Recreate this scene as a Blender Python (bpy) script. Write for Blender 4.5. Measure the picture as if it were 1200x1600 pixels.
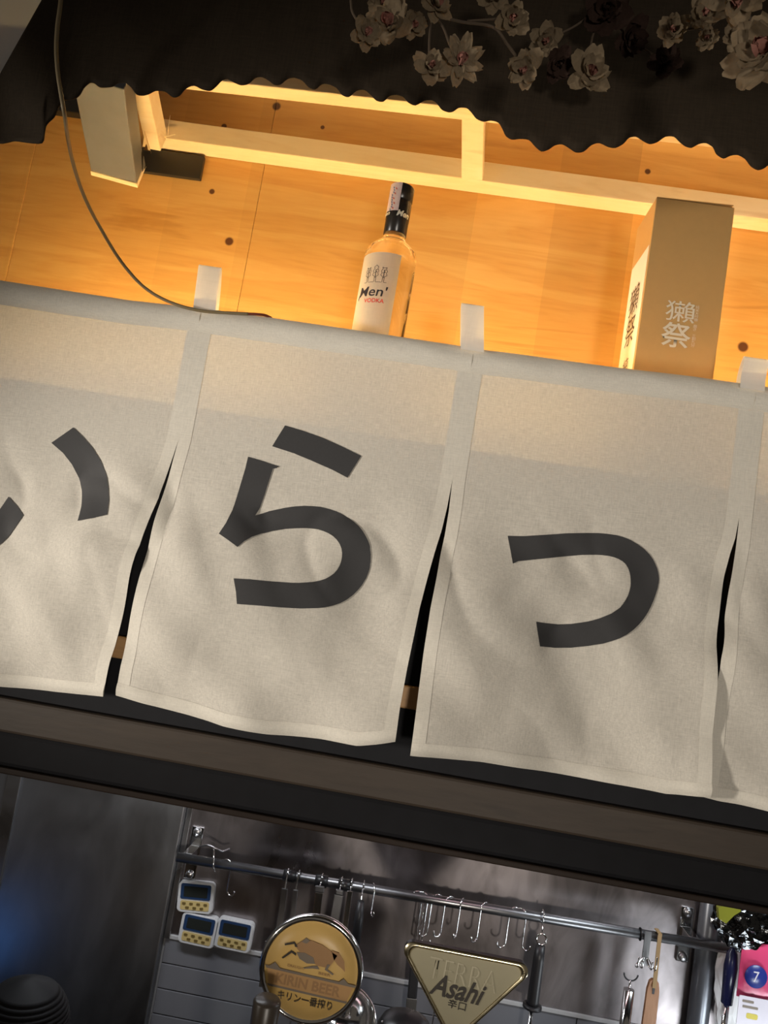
import bpy, bmesh, math, random
from mathutils import Vector, Matrix, noise

for o in list(bpy.data.objects):
    bpy.data.objects.remove(o, do_unlink=True)
scene = bpy.context.scene
C = scene.collection
R = math.radians

# ------------------------------------------------------------------ camera
EZ = 1.75
FPX = 1200.0                       # focal length in pixels of a 1200x1600 frame
CAM_ROT = (Matrix.Rotation(R(3.2), 3, 'Z') @ Matrix.Rotation(R(90 + 5.6), 3, 'X') @ Matrix.Rotation(R(9.4), 3, 'Z'))
cd = bpy.data.cameras.new('camera')
cd.sensor_fit = 'AUTO'
cd.sensor_width = 36.0
cd.lens = 36.0 * FPX / 1600.0
cd.clip_start = 0.02
cam = bpy.data.objects.new('camera', cd)
cam.matrix_world = Matrix.Translation((0, 0, EZ)) @ CAM_ROT.to_4x4()
C.objects.link(cam)
scene.camera = cam

# ------------------------------------------------------------------ world, lights, exposure
w = bpy.data.worlds.new('room_air')
scene.world = w
w.use_nodes = True
w.node_tree.nodes['Background'].inputs[0].default_value = (1.0, 0.86, 0.70, 1)
w.node_tree.nodes['Background'].inputs[1].default_value = 0.07
scene.view_settings.view_transform = 'Standard'
scene.view_settings.look = 'None'
scene.view_settings.gamma = 1.0
scene.view_settings.use_curve_mapping = False
scene.view_settings.exposure = 0.0


def spot(name, loc, target, power, col, size, blend, radius):
    l = bpy.data.lights.new(name, 'SPOT')
    l.energy = power
    l.color = col
    l.spot_size = R(size)
    l.spot_blend = blend
    l.shadow_soft_size = radius
    o = bpy.data.objects.new(name, l)
    o.location = loc
    o.rotation_euler = (Vector(target) - Vector(loc)).to_track_quat('-Z', 'Y').to_euler()
    C.objects.link(o)
    return o


def area(name, loc, target, power, col, sx, sy):
    l = bpy.data.lights.new(name, 'AREA')
    l.shape = 'RECTANGLE'
    l.energy = power
    l.color = col
    l.size = sx
    l.size_y = sy
    o = bpy.data.objects.new(name, l)
    o.location = loc
    o.rotation_euler = (Vector(target) - Vector(loc)).to_track_quat('-Z', 'Y').to_euler()
    C.objects.link(o)
    return o


WARM = (1.0, 0.91, 0.80)
# the customers' side: added low warm spots standing in for the room's front light
spot('curtain_fill_a', (-1.75, 0.0, 1.55), (0.15, 1.0, 1.78), 132, WARM, 40, 0.8, 0.10)
spot('curtain_fill_b', (0.5, -1.5, 1.35), (0.2, 1.0, 1.74), 78, WARM, 40, 0.8, 0.12)
spot('badge_fill', (0.45, -0.7, 1.22), (0.08, 1.2, 1.10), 19, WARM, 26, 0.6, 0.06)  # added spot that brightens the beer badges
# the cook's side: a cool tube under the shelf at the right, over the wall by the pole
area('kitchen_area_light', (0.92, 1.40, 1.62), (0.84, 1.75, 1.12), 3.6, (0.86, 0.94, 1.0), 0.4, 0.06)
area('kitchen_area_light', (0.30, 1.36, 1.62), (0.30, 1.75, 1.10), 0.5, (1.0, 0.66, 0.70), 0.4, 0.06)  # added rose fill, tints the middle steel like a red reflection
area('kitchen_area_light', (-0.45, 1.36, 1.62), (-0.40, 1.75, 1.10), 3.4, (0.92, 0.95, 1.0), 0.5, 0.06)  # added fill that lifts the dark steel at the left
area('steel_glow_fill', (0.90, 1.40, 0.83), (0.78, 1.75, 1.10), 1.7, (0.88, 0.95, 1.0), 0.30, 0.10)  # added low fill, gives the steel by the pole its bright reflection
bl_ = bpy.data.lights.new('blue_glow_fill', 'POINT')  # added blue point light for the glow on the left steel
bl_.energy = 0.10
bl_.color = (0.12, 0.36, 1.0)
bl_.shadow_soft_size = 0.09
blo = bpy.data.objects.new('blue_glow_fill', bl_)
blo.location = (-0.86, 1.56, 0.80)
C.objects.link(blo)

# ------------------------------------------------------------------ pixel -> place on a plane of known depth
def ray(px, py):
    return CAM_ROT @ Vector((px - 600.0, 800.0 - py, -FPX))


def at(px, py, Y):
    d = ray(px, py)
    t = Y / d.y
    return Vector((d.x * t, Y, EZ + d.z * t))


# ------------------------------------------------------------------ mesh builder
class MB:
    def __init__(self):
        self.v, self.f, self.s = [], [], []

    def add(self, verts, faces, smooth=False):
        b = len(self.v)
        self.v += [tuple(p) for p in verts]
        self.f += [tuple(i + b for i in f) for f in faces]
        self.s += [smooth] * len(faces)
        return self

    def box(self, x0, x1, y0, y1, z0, z1, bev=0.0):
        if bev <= 0:
            vs = [(x, y, z) for z in (z0, z1) for y in (y0, y1) for x in (x0, x1)]
            return self.add(vs, [(0, 2, 3, 1), (4, 5, 7, 6), (0, 1, 5, 4), (2, 6, 7, 3), (0, 4, 6, 2), (1, 3, 7, 5)])
        bm = bmesh.new()
        bmesh.ops.create_cube(bm, size=1)
        for v in bm.verts:
            v.co = Vector(((x0 + x1) / 2 + v.co.x * (x1 - x0), (y0 + y1) / 2 + v.co.y * (y1 - y0), (z0 + z1) / 2 + v.co.z * (z1 - z0)))
        bmesh.ops.bevel(bm, geom=bm.edges[:], offset=bev, segments=2, affect='EDGES', profile=0.5)
        self.add([v.co for v in bm.verts], [[v.index for v in f.verts] for f in bm.faces])
        bm.free()
        return self

    def beam(self, p0, p1, wid, thk, side, bev=0.0):
        """box from p0 to p1; wid along 'side', thk across"""
        p0, p1 = Vector(p0), Vector(p1)
        a = (p1 - p0).normalized()
        s = Vector(side)
        s = (s - a * s.dot(a)).normalized()
        n = a.cross(s).normalized()
        vs = []
        for p in (p0, p1):
            for i, j in ((-1, -1), (1, -1), (1, 1), (-1, 1)):
                vs.append(p + s * (i * wid / 2) + n * (j * thk / 2))
        fs = [(0, 3, 2, 1), (4, 5, 6, 7), (0, 1, 5, 4), (1, 2, 6, 5), (2, 3, 7, 6), (3, 0, 4, 7)]
        if bev > 0:
            bm = bmesh.new()
            bv = [bm.verts.new(p) for p in vs]
            for f in fs:
                bm.faces.new([bv[i] for i in f])
            bmesh.ops.recalc_face_normals(bm, faces=bm.faces[:])
            bmesh.ops.bevel(bm, geom=bm.edges[:], offset=bev, segments=2, affect='EDGES', profile=0.5)
            bm.verts.index_update()
            self.add([v.co for v in bm.verts], [[v.index for v in f.verts] for f in bm.faces])
            bm.free()
            return self
        return self.add(vs, fs)

    def tube(self, pts, r, n=10, cap=True):
        pts = [Vector(p) for p in pts]
        rs = r if isinstance(r, (list, tuple)) else [r] * len(pts)
        vs, fs = [], []
        prev = None
        for i, p in enumerate(pts):
            a = (pts[min(i + 1, len(pts) - 1)] - pts[max(i - 1, 0)]).normalized()
            if prev is None:
                u = a.orthogonal().normalized()
            else:
                u = (prev - a * prev.dot(a)).normalized()
            prev = u
            v = a.cross(u)
            for k in range(n):
                t = 2 * math.pi * k / n
                vs.append(p + (u * math.cos(t) + v * math.sin(t)) * rs[i])
        for i in range(len(pts) - 1):
            for k in range(n):
                fs.append((i * n + k, i * n + (k + 1) % n, (i + 1) * n + (k + 1) % n, (i + 1) * n + k))
        self.add(vs, fs, True)
        if cap:
            b = len(self.v) - len(vs)
            self.f.append(tuple(b + k for k in reversed(range(n))))
            self.f.append(tuple(b + (len(pts) - 1) * n + k for k in range(n)))
            self.s += [False, False]
        return self

    def lathe(self, prof, org=(0, 0, 0), n=32, axis=(0, 0, 1), smooth=True, wob=None):
        """prof: list of (radius, height)"""
        a = Vector(axis).normalized()
        u = a.orthogonal().normalized()
        if abs(a.z) > 0.9:
            u = Vector((1, 0, 0))
        v = a.cross(u)
        org = Vector(org)
        vs, fs = [], []
        for (r, h) in prof:
            for k in range(n):
                t = 2 * math.pi * k / n
                rr = r * (wob(t) if wob else 1)
                vs.append(org + a * h + (u * math.cos(t) + v * math.sin(t)) * rr)
        for i in range(len(prof) - 1):
            for k in range(n):
                fs.append((i * n + k, i * n + (k + 1) % n, (i + 1) * n + (k + 1) % n, (i + 1) * n + k))
        self.add(vs, fs, smooth)
        b = len(self.v) - len(vs)
        if prof[0][0] > 1e-5:
            self.f.append(tuple(b + k for k in reversed(range(n))))
            self.s.append(False)
        if prof[-1][0] > 1e-5:
            self.f.append(tuple(b + (len(prof) - 1) * n + k for k in range(n)))
            self.s.append(False)
        return self

    def prism(self, poly, O, U, V, N, thk):
        """closed 2-D outline (counter-clockwise in U,V) extruded along N"""
        O, U, V, N = Vector(O), Vector(U), Vector(V), Vector(N)
        n = len(poly)
        vs = [O + U * x + V * y for x, y in poly] + [O + U * x + V * y + N * thk for x, y in poly]
        fs = [tuple(reversed(range(n))), tuple(range(n, 2 * n))]
        fs += [(i, (i + 1) % n, n + (i + 1) % n, n + i) for i in range(n)]
        return self.add(vs, fs)

    def grid(self, fn, ns, nt, smooth=True, s0=0.0, s1=1.0, t0=0.0, t1=1.0):
        vs = [fn(s0 + (s1 - s0) * i / ns, t0 + (t1 - t0) * j / nt) for j in range(nt + 1) for i in range(ns + 1)]
        k = ns + 1
        fs = [(j * k + i, (j + 1) * k + i, (j + 1) * k + i + 1, j * k + i + 1) for j in range(nt) for i in range(ns)]
        return self.add(vs, fs, smooth)

    def build(self, name, mat, parent=None, recalc=True):
        me = bpy.data.meshes.new(name)
        me.from_pydata(self.v, [], self.f)
        if recalc:
            bm = bmesh.new()
            bm.from_mesh(me)
            bmesh.ops.recalc_face_normals(bm, faces=bm.faces[:])
            bm.to_mesh(me)
            bm.free()
        for p, s in zip(me.polygons, self.s):
            p.use_smooth = s
        return link(name, me, mat, parent)


def link(name, me, mat, parent=None):
    if mat is not None and not me.materials:
        me.materials.append(mat)
    o = bpy.data.objects.new(name, me)
    C.objects.link(o)
    if parent is not None:
        o.parent = parent
        o.matrix_parent_inverse = parent.matrix_world.inverted() if parent.type != 'EMPTY' else Matrix.Translation(-Vector(parent.location))
    return o


def tag(o, label, cat, group=None):
    o['label'] = label
    o['category'] = cat
    if group:
        o['group'] = group
    return o


def thing(name, loc, label, cat, group=None):
    o = bpy.data.objects.new(name, None)
    o.empty_display_size = 0.05
    o.location = loc
    C.objects.link(o)
    return tag(o, label, cat, group)


def structure(o):
    o['kind'] = 'structure'
    return o


# ------------------------------------------------------------------ materials
def new_mat(name):
    m = bpy.data.materials.new(name)
    m.use_nodes = True
    nt = m.node_tree
    return m, nt, nt.nodes['Principled BSDF']


def simple(name, col, rough=0.5, metal=0.0, noise_amt=0.08, scale=40.0, bump=0.0, spec=None, **kw):
    """base colour with slight procedural mottling"""
    m, nt, p = new_mat(name)
    tc = nt.nodes.new('ShaderNodeTexCoord')
    nz = nt.nodes.new('ShaderNodeTexNoise')
    nz.inputs['Scale'].default_value = scale
    nz.inputs['Detail'].default_value = 4
    nt.links.new(tc.outputs['Object'], nz.inputs['Vector'])
    mx = nt.nodes.new('ShaderNodeMix')
    mx.data_type = 'RGBA'
    a = [max(0, c * (1 - noise_amt)) for c in col]
    b = [min(1, c * (1 + noise_amt)) for c in col]
    mx.inputs[6].default_value = (*a, 1)
    mx.inputs[7].default_value = (*b, 1)
    nt.links.new(nz.outputs['Fac'], mx.inputs[0])
    nt.links.new(mx.outputs[2], p.inputs['Base Color'])
    p.inputs['Roughness'].default_value = rough
    p.inputs['Metallic'].default_value = metal
    if spec is not None:
        p.inputs['Specular IOR Level'].default_value = spec
    for k, v in kw.items():
        p.inputs[k.replace('_', ' ')].default_value = v
    if bump:
        bn = nt.nodes.new('ShaderNodeBump')
        bn.inputs['Strength'].default_value = bump
        bn.inputs['Distance'].default_value = 0.002
        nt.links.new(nz.outputs['Fac'], bn.inputs['Height'])
        nt.links.new(bn.outputs['Normal'], p.inputs['Normal'])
    return m


def ramp(nt, stops):
    r = nt.nodes.new('ShaderNodeValToRGB')
    e = r.color_ramp.elements
    while len(e) < len(stops):
        e.new(0.5)
    for i, (pos, col) in enumerate(stops):
        e[i].position = pos
        e[i].color = (*col, 1)
    return r


def wood(name, dark, mid, light, stretch=(1.0, 8.0, 8.0), scale=3.0, rough=0.5, knots=(), bands=0.0, coord='Object'):
    m, nt, p = new_mat(name)
    L = nt.links
    tc = nt.nodes.new('ShaderNodeTexCoord')
    mp = nt.nodes.new('ShaderNodeMapping')
    mp.inputs['Scale'].default_value = stretch
    L.new(tc.outputs[coord], mp.inputs['Vector'])
    big = nt.nodes.new('ShaderNodeTexNoise')
    big.inputs['Scale'].default_value = scale
    big.inputs['Detail'].default_value = 5
    big.inputs['Roughness'].default_value = 0.55
    big.inputs['Distortion'].default_value = 1.2
    L.new(mp.outputs[0], big.inputs['Vector'])
    fine = nt.nodes.new('ShaderNodeTexNoise')
    fine.inputs['Scale'].default_value = scale * 9
    fine.inputs['Detail'].default_value = 4
    L.new(mp.outputs[0], fine.inputs['Vector'])
    # cathedral lines: sine of the warped noise
    mul = nt.nodes.new('ShaderNodeMath')
    mul.operation = 'MULTIPLY'
    mul.inputs[1].default_value = 34.0
    L.new(big.outputs['Fac'], mul.inputs[0])
    sn = nt.nodes.new('ShaderNodeMath')
    sn.operation = 'SINE'
    L.new(mul.outputs[0], sn.inputs[0])
    sc = nt.nodes.new('ShaderNodeMath')
    sc.operation = 'MULTIPLY'
    sc.inputs[1].default_value = 0.07
    L.new(sn.outputs[0], sc.inputs[0])
    ad = nt.nodes.new('ShaderNodeMath')
    ad.operation = 'ADD'
    L.new(sc.outputs[0], ad.inputs[0])
    L.new(big.outputs['Fac'], ad.inputs[1])
    f2 = nt.nodes.new('ShaderNodeMath')
    f2.operation = 'MULTIPLY_ADD'
    f2.inputs[1].default_value = 0.35
    L.new(fine.outputs['Fac'], f2.inputs[0])
    L.new(ad.outputs[0], f2.inputs[2])
    rp = ramp(nt, [(0.36, dark), (0.62, mid), (0.95, light)])
    L.new(f2.outputs[0], rp.inputs[0])
    col = rp.outputs[0]
    if bands:
        # veneer strips of slightly different tone, side by side
        sx = nt.nodes.new('ShaderNodeSeparateXYZ')
        L.new(tc.outputs[coord], sx.inputs[0])
        d = nt.nodes.new('ShaderNodeMath')
        d.operation = 'MULTIPLY'
        d.inputs[1].default_value = 7.3
        L.new(sx.outputs[0], d.inputs[0])
        fl = nt.nodes.new('ShaderNodeMath')
        fl.operation = 'FLOOR'
        L.new(d.outputs[0], fl.inputs[0])
        wn = nt.nodes.new('ShaderNodeTexWhiteNoise')
        wn.noise_dimensions = '1D'
        L.new(fl.outputs[0], wn.inputs['W'])
        mr = nt.nodes.new('ShaderNodeMapRange')
        mr.inputs['To Min'].default_value = 1 - bands
        mr.inputs['To Max'].default_value = 1 + bands * 0.4
        L.new(wn.outputs['Value'], mr.inputs['Value'])
        vm = nt.nodes.new('ShaderNodeVectorMath')
        vm.operation = 'SCALE'
        L.new(col, vm.inputs[0])
        L.new(mr.outputs[0], vm.inputs['Scale'])
        col = vm.outputs[0]
    for (kx, ky, kz, kr, kc) in knots:
        vd = nt.nodes.new('ShaderNodeVectorMath')
        vd.operation = 'DISTANCE'
        vd.inputs[1].default_value = (kx, ky, kz)
        L.new(tc.outputs[coord], vd.inputs[0])
        mr = nt.nodes.new('ShaderNodeMapRange')
        mr.inputs['From Min'].default_value = kr
        mr.inputs['From Max'].default_value = kr * 1.5
        mr.inputs['To Min'].default_value = 1
        mr.inputs['To Max'].default_value = 0
        L.new(vd.outputs['Value'], mr.inputs['Value'])
        mx = nt.nodes.new('ShaderNodeMix')
        mx.data_type = 'RGBA'
        mx.inputs[7].default_value = (*kc, 1)
        L.new(mr.outputs[0], mx.inputs[0])
        L.new(col, mx.inputs[6])
        col = mx.outputs[2]
    L.new(col, p.inputs['Base Color'])
    p.inputs['Roughness'].default_value = rough
    bn = nt.nodes.new('ShaderNodeBump')
    bn.inputs['Strength'].default_value = 0.12
    bn.inputs['Distance'].default_value = 0.002
    L.new(fine.outputs['Fac'], bn.inputs['Height'])
    L.new(bn.outputs['Normal'], p.inputs['Normal'])
    return m


def cloth(name, col, transl, weave=900.0, amt=0.10):
    m, nt, p = new_mat(name)
    L = nt.links
    tc = nt.nodes.new('ShaderNodeTexCoord')
    facs = []
    for st in ((1.0, 1.0, 0.10), (0.10, 1.0, 1.0)):
        mp = nt.nodes.new('ShaderNodeMapping')
        mp.inputs['Scale'].default_value = st
        L.new(tc.outputs['Object'], mp.inputs['Vector'])
        nz = nt.nodes.new('ShaderNodeTexNoise')
        nz.inputs['Scale'].default_value = weave
        nz.inputs['Detail'].default_value = 2
        L.new(mp.outputs[0], nz.inputs['Vector'])
        facs.append(nz.outputs['Fac'])
    av = nt.nodes.new('ShaderNodeMath')
    av.operation = 'ADD'
    L.new(facs[0], av.inputs[0])
    L.new(facs[1], av.inputs[1])
    rp = nt.nodes.new('ShaderNodeMapRange')
    rp.inputs['From Min'].default_value = 0.6
    rp.inputs['From Max'].default_value = 1.4
    rp.inputs['To Min'].default_value = 1 - amt
    rp.inputs['To Max'].default_value = 1 + amt
    L.new(av.outputs[0], rp.inputs['Value'])
    vm = nt.nodes.new('ShaderNodeVectorMath')
    vm.operation = 'SCALE'
    vm.inputs[0].default_value = col
    L.new(rp.outputs[0], vm.inputs['Scale'])
    L.new(vm.outputs[0], p.inputs['Base Color'])
    p.inputs['Roughness'].default_value = 0.85
    p.inputs['Specular IOR Level'].default_value = 0.2
    bn = nt.nodes.new('ShaderNodeBump')
    bn.inputs['Strength'].default_value = 0.25
    bn.inputs['Distance'].default_value = 0.0006
    L.new(av.outputs[0], bn.inputs['Height'])
    L.new(bn.outputs['Normal'], p.inputs['Normal'])
    if transl:
        tr = nt.nodes.new('ShaderNodeBsdfTranslucent')
        L.new(vm.outputs[0], tr.inputs['Color'])
        mx = nt.nodes.new('ShaderNodeMixShader')
        mx.inputs[0].default_value = transl
        L.new(p.outputs[0], mx.inputs[1])
        L.new(tr.outputs[0], mx.inputs[2])
        L.new(mx.outputs[0], nt.nodes['Material Output'].inputs['Surface'])
    return m


def steel(name, col, rough, smudge=0.15, scale=6.0, stretch=(1, 1, 1), bump=0.02, stain=0.0):
    m, nt, p = new_mat(name)
    L = nt.links
    tc = nt.nodes.new('ShaderNodeTexCoord')
    mp = nt.nodes.new('ShaderNodeMapping')
    mp.inputs['Scale'].default_value = stretch
    L.new(tc.outputs['Object'], mp.inputs['Vector'])
    nz = nt.nodes.new('ShaderNodeTexNoise')
    nz.inputs['Scale'].default_value = scale
    nz.inputs['Detail'].default_value = 6
    nz.inputs['Distortion'].default_value = 0.6
    L.new(mp.outputs[0], nz.inputs['Vector'])
    mr = nt.nodes.new('ShaderNodeMapRange')
    mr.inputs['From Min'].default_value = 0.3
    mr.inputs['From Max'].default_value = 0.7
    mr.inputs['To Min'].default_value = max(0.03, rough - smudge)
    mr.inputs['To Max'].default_value = rough + smudge
    L.new(nz.outputs['Fac'], mr.inputs['Value'])
    L.new(mr.outputs[0], p.inputs['Roughness'])
    p.inputs['Base Color'].default_value = (*col, 1)
    p.inputs['Metallic'].default_value = 1.0
    if stain:       # smears of grease and water marks
        mp2 = nt.nodes.new('ShaderNodeMapping')
        mp2.inputs['Scale'].default_value = (5.0, 1.0, 2.2)
        L.new(tc.outputs['Object'], mp2.inputs['Vector'])
        n2 = nt.nodes.new('ShaderNodeTexNoise')
        n2.inputs['Scale'].default_value = 2.6
        n2.inputs['Detail'].default_value = 7
        n2.inputs['Distortion'].default_value = 1.5
        L.new(mp2.outputs[0], n2.inputs['Vector'])
        m2 = nt.nodes.new('ShaderNodeMapRange')
        m2.inputs['From Min'].default_value = 0.3
        m2.inputs['From Max'].default_value = 0.7
        m2.inputs['To Min'].default_value = 1 - stain
        m2.inputs['To Max'].default_value = 1 + stain
        L.new(n2.outputs['Fac'], m2.inputs['Value'])
        v2 = nt.nodes.new('ShaderNodeVectorMath')
        v2.operation = 'SCALE'
        v2.inputs[0].default_value = col
        L.new(m2.outputs[0], v2.inputs['Scale'])
        L.new(v2.outputs[0], p.inputs['Base Color'])
    if bump:
        big = nt.nodes.new('ShaderNodeTexNoise')
        big.inputs['Scale'].default_value = scale * 0.8
        L.new(tc.outputs['Object'], big.inputs['Vector'])
        bn = nt.nodes.new('ShaderNodeBump')
        bn.inputs['Strength'].default_value = bump * 10
        bn.inputs['Distance'].default_value = 0.01
        L.new(big.outputs['Fac'], bn.inputs['Height'])
        L.new(bn.outputs['Normal'], p.inputs['Normal'])
    return m


def emit(name, col, strength):
    m, nt, p = new_mat(name)
    p.inputs['Base Color'].default_value = (0.9, 0.9, 0.9, 1)
    p.inputs['Emission Color'].default_value = (*col, 1)
    p.inputs['Emission Strength'].default_value = strength
    return m


def glass(name, col, ior, rough=0.0):
    m, nt, p = new_mat(name)
    p.inputs['Base Color'].default_value = (*col, 1)
    p.inputs['Transmission Weight'].default_value = 1.0
    p.inputs['IOR'].default_value = ior
    p.inputs['Roughness'].default_value = rough
    return m


def kpt(px, py, r, col):
    p = at(px, py, 1.30)
    return (p.x, p.y, p.z, r, col)


KD = (0.10, 0.035, 0.012)
M = {}
M['ply'] = wood('plywood', (0.50, 0.245, 0.058), (0.66, 0.36, 0.105), (0.74, 0.45, 0.15), (0.7, 5.0, 8.0), 2.0, 0.5,
                knots=[kpt(358, 377, 0.006, KD), kpt(1161, 542, 0.007, KD), kpt(432, 166, 0.006, KD), kpt(350, 197, 0.004, KD),
                       kpt(331, 299, 0.004, KD), kpt(504, 199, 0.003, KD), kpt(1012, 268, 0.004, KD)], bands=0.16)
M['pine'] = wood('pale_pine', (0.74, 0.58, 0.38), (0.84, 0.70, 0.49), (0.88, 0.76, 0.57), (1.0, 6.0, 6.0), 3.0, 0.6)
M['brown'] = wood('brown_wood', (0.022, 0.0145, 0.009), (0.033, 0.0225, 0.0145), (0.042, 0.029, 0.019), (1.0, 6.0, 6.0), 3.0, 0.6)
M['edge'] = simple('dark_edge_wood', (0.016, 0.010, 0.007), 0.6, noise_amt=0.2, spec=0.2)
M['batten'] = wood('oak_batten', (0.46, 0.25, 0.10), (0.60, 0.34, 0.14), (0.68, 0.40, 0.17), (1.0, 6.0, 6.0), 4.0, 0.5)
M['shelfwood'] = wood('shelf_wood', (0.45, 0.26, 0.10), (0.60, 0.38, 0.17), (0.66, 0.44, 0.22), (1.0, 6.0, 6.0), 3.0, 0.55)
M['black_wood'] = simple('black_paint', (0.007, 0.007, 0.0085), 0.7, noise_amt=0.25, spec=0.15)
M['fascia'] = simple('charcoal_paint', (0.014, 0.0145, 0.017), 0.7, noise_amt=0.2, spec=0.15)
M['noren'] = cloth('noren_cloth', (0.64, 0.605, 0.535), 0.055, amt=0.16)
M['hem'] = cloth('noren_hem_cloth', (0.71, 0.675, 0.595), 0.03)
M['tape'] = cloth('white_ribbon', (0.86, 0.83, 0.77), 0.22, 400, 0.03)
M['ink'] = simple('charcoal_print', (0.032, 0.032, 0.034), 0.7, noise_amt=0.12, scale=300)
M['awning'] = cloth('black_awning_cloth', (0.030, 0.021, 0.0125), 0.0, 500, 0.2)
M['grey_wall'] = simple('grey_plaster', (0.74, 0.74, 0.75), 0.9, noise_amt=0.06, scale=8)
M['grey_arm'] = simple('wrapped_grey_arm', (0.13, 0.145, 0.175), 0.4, noise_amt=0.25, scale=18)
M['film'] = glass('clear_film', (0.95, 0.93, 0.86), 1.1, 0.15)
M['black_tape'] = simple('black_tape', (0.02, 0.019, 0.019), 0.45)
M['cable'] = simple('olive_cable', (0.20, 0.15, 0.075), 0.45)
M['cable_red'] = simple('red_cable', (0.22, 0.045, 0.02), 0.45)
M['black'] = simple('black_plastic', (0.012, 0.012, 0.013), 0.35)
M['dark_grip'] = simple('dark_handle', (0.02, 0.02, 0.022), 0.4)
M['chrome'] = steel('chrome', (0.80, 0.80, 0.80), 0.12, 0.05, 20, bump=0)
M['brushed'] = steel('brushed_steel', (0.42, 0.42, 0.43), 0.32, 0.08, 12, (1, 1, 1), 0)
M['sheet'] = steel('stainless_sheet', (0.29, 0.262, 0.264), 0.38, 0.16, 5.0, (1, 1, 0.5), 0.012, 0.30)
M['sheet_left'] = steel('stainless_sheet_plain', (0.40, 0.405, 0.42), 0.42, 0.12, 4.0, (1, 1, 0.6), 0.008, 0.10)
M['rod'] = steel('dull_rod_steel', (0.26, 0.26, 0.27), 0.36, 0.06, 12, (1, 1, 1), 0)
M['tile'] = simple('grey_tile', (0.20, 0.205, 0.225), 0.25, noise_amt=0.08, scale=8)
M['grout'] = simple('pale_grout', (0.34, 0.34, 0.35), 0.9)
M['caulk'] = simple('white_caulk', (0.50, 0.50, 0.50), 0.6)
M['white_plastic'] = simple('white_plastic', (0.68, 0.69, 0.70), 0.4, noise_amt=0.03)
M['blue_plastic'] = simple('navy_bezel', (0.02, 0.05, 0.13), 0.3)
M['screen'] = simple('dark_lcd', (0.022, 0.026, 0.024), 0.15)
M['yellow_keys'] = simple('yellow_keypad', (0.62, 0.48, 0.20), 0.5)
M['key_dark'] = simple('brown_keys', (0.16, 0.11, 0.03), 0.5)
M['gold'] = steel('gold_rim', (0.88, 0.78, 0.52), 0.2, 0.05, 20, bump=0)
M['badge_gold'] = simple('gold_badge_face', (0.66, 0.43, 0.14), 0.4, noise_amt=0.10, scale=20, metal=0.0)
M['badge_olive'] = simple('champagne_badge_face', (0.34, 0.31, 0.21), 0.35, noise_amt=0.10, scale=20, metal=0.1)
M['badge_print'] = simple('badge_black_print', (0.03, 0.024, 0.018), 0.5)
M['badge_brown'] = simple('badge_brown_print', (0.36, 0.20, 0.085), 0.5)
M['badge_band'] = simple('badge_band', (0.50, 0.29, 0.12), 0.4)
M['badge_slate'] = simple('badge_slate_print', (0.20, 0.16, 0.12), 0.5)
M['badge_pale'] = simple('badge_pale_relief', (0.46, 0.42, 0.30), 0.35, metal=0.1)
M['box_gold'] = simple('gold_carton', (0.60, 0.365, 0.135), 0.45, noise_amt=0.04, scale=90, metal=0.0)
M['box_label'] = simple('carton_label', (0.86, 0.80, 0.68), 0.6, noise_amt=0.03)
M['box_white'] = simple('carton_white_print', (0.80, 0.72, 0.56), 0.6, noise_amt=0.03)
M['box_ink'] = simple('carton_dark_print', (0.10, 0.05, 0.02), 0.6)
M['bottle'] = glass('clear_bottle', (0.99, 0.985, 0.96), 1.40)
M['bottle_label'] = cloth('frosted_label', (0.70, 0.64, 0.52), 0.35, 500, 0.03)
M['cap'] = simple('black_cap_foil', (0.022, 0.02, 0.019), 0.25)
M['cap_print'] = simple('cap_print', (0.80, 0.76, 0.62), 0.5)
M['stamp'] = simple('tax_stamp', (0.80, 0.62, 0.58), 0.6, noise_amt=0.25, scale=160)
M['stamp_blue'] = simple('tax_stamp_blue', (0.20, 0.22, 0.34), 0.6)
M['stamp_red'] = simple('tax_stamp_red', (0.62, 0.16, 0.10), 0.6)
M['label_black'] = simple('label_black_ink', (0.025, 0.02, 0.025), 0.6)
M['label_red'] = simple('label_red_ink', (0.70, 0.06, 0.04), 0.6)
M['petal'] = cloth('silk_petal', (0.25, 0.19, 0.12), 0.2, 300, 0.15)
M['petal_pink'] = simple('pink_petal_heart', (0.33, 0.145, 0.11), 0.8, noise_amt=0.2, scale=80)
M['petal_shaded'] = cloth('shaded_silk_petal', (0.040, 0.022, 0.016), 0.1, 300, 0.15)  # darker copy of the petal cloth, shade put into its colour
M['twig'] = simple('brown_twig', (0.10, 0.07, 0.045), 0.8)
M['pole'] = simple('grey_pole_paint', (0.16, 0.17, 0.19), 0.3, metal=0.5, noise_amt=0.05)
M['wood_grip'] = wood('spatula_wood', (0.26, 0.11, 0.045), (0.36, 0.17, 0.075), (0.42, 0.21, 0.10), (6, 6, 1), 8.0, 0.5)
M['strap'] = simple('tan_strap', (0.34, 0.22, 0.10), 0.7)
M['navy'] = simple('navy_plastic', (0.012, 0.014, 0.055), 0.25)
M['pink'] = simple('pink_packet', (0.62, 0.06, 0.16), 0.3, noise_amt=0.08, scale=20)
M['packet_blue'] = simple('packet_blue', (0.02, 0.035, 0.22), 0.35)
M['packet_white'] = simple('packet_white', (0.66, 0.62, 0.68), 0.45)
M['packet_yellow'] = simple('packet_yellow', (0.55, 0.45, 0.05), 0.4)
M['foil_black'] = simple('black_foil_bag', (0.10, 0.105, 0.11), 0.14, noise_amt=0.3, metal=1.0, scale=70, bump=1.0)
M['foil_yellow'] = simple('yellow_foil', (0.17, 0.175, 0.015), 0.35)
M['white_bag'] = simple('white_bag', (0.70, 0.70, 0.70), 0.4)
M['counter'] = wood('counter_wood', (0.05, 0.028, 0.014), (0.08, 0.045, 0.022), (0.11, 0.06, 0.03), (1, 6, 6), 3.0, 0.4)
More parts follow.
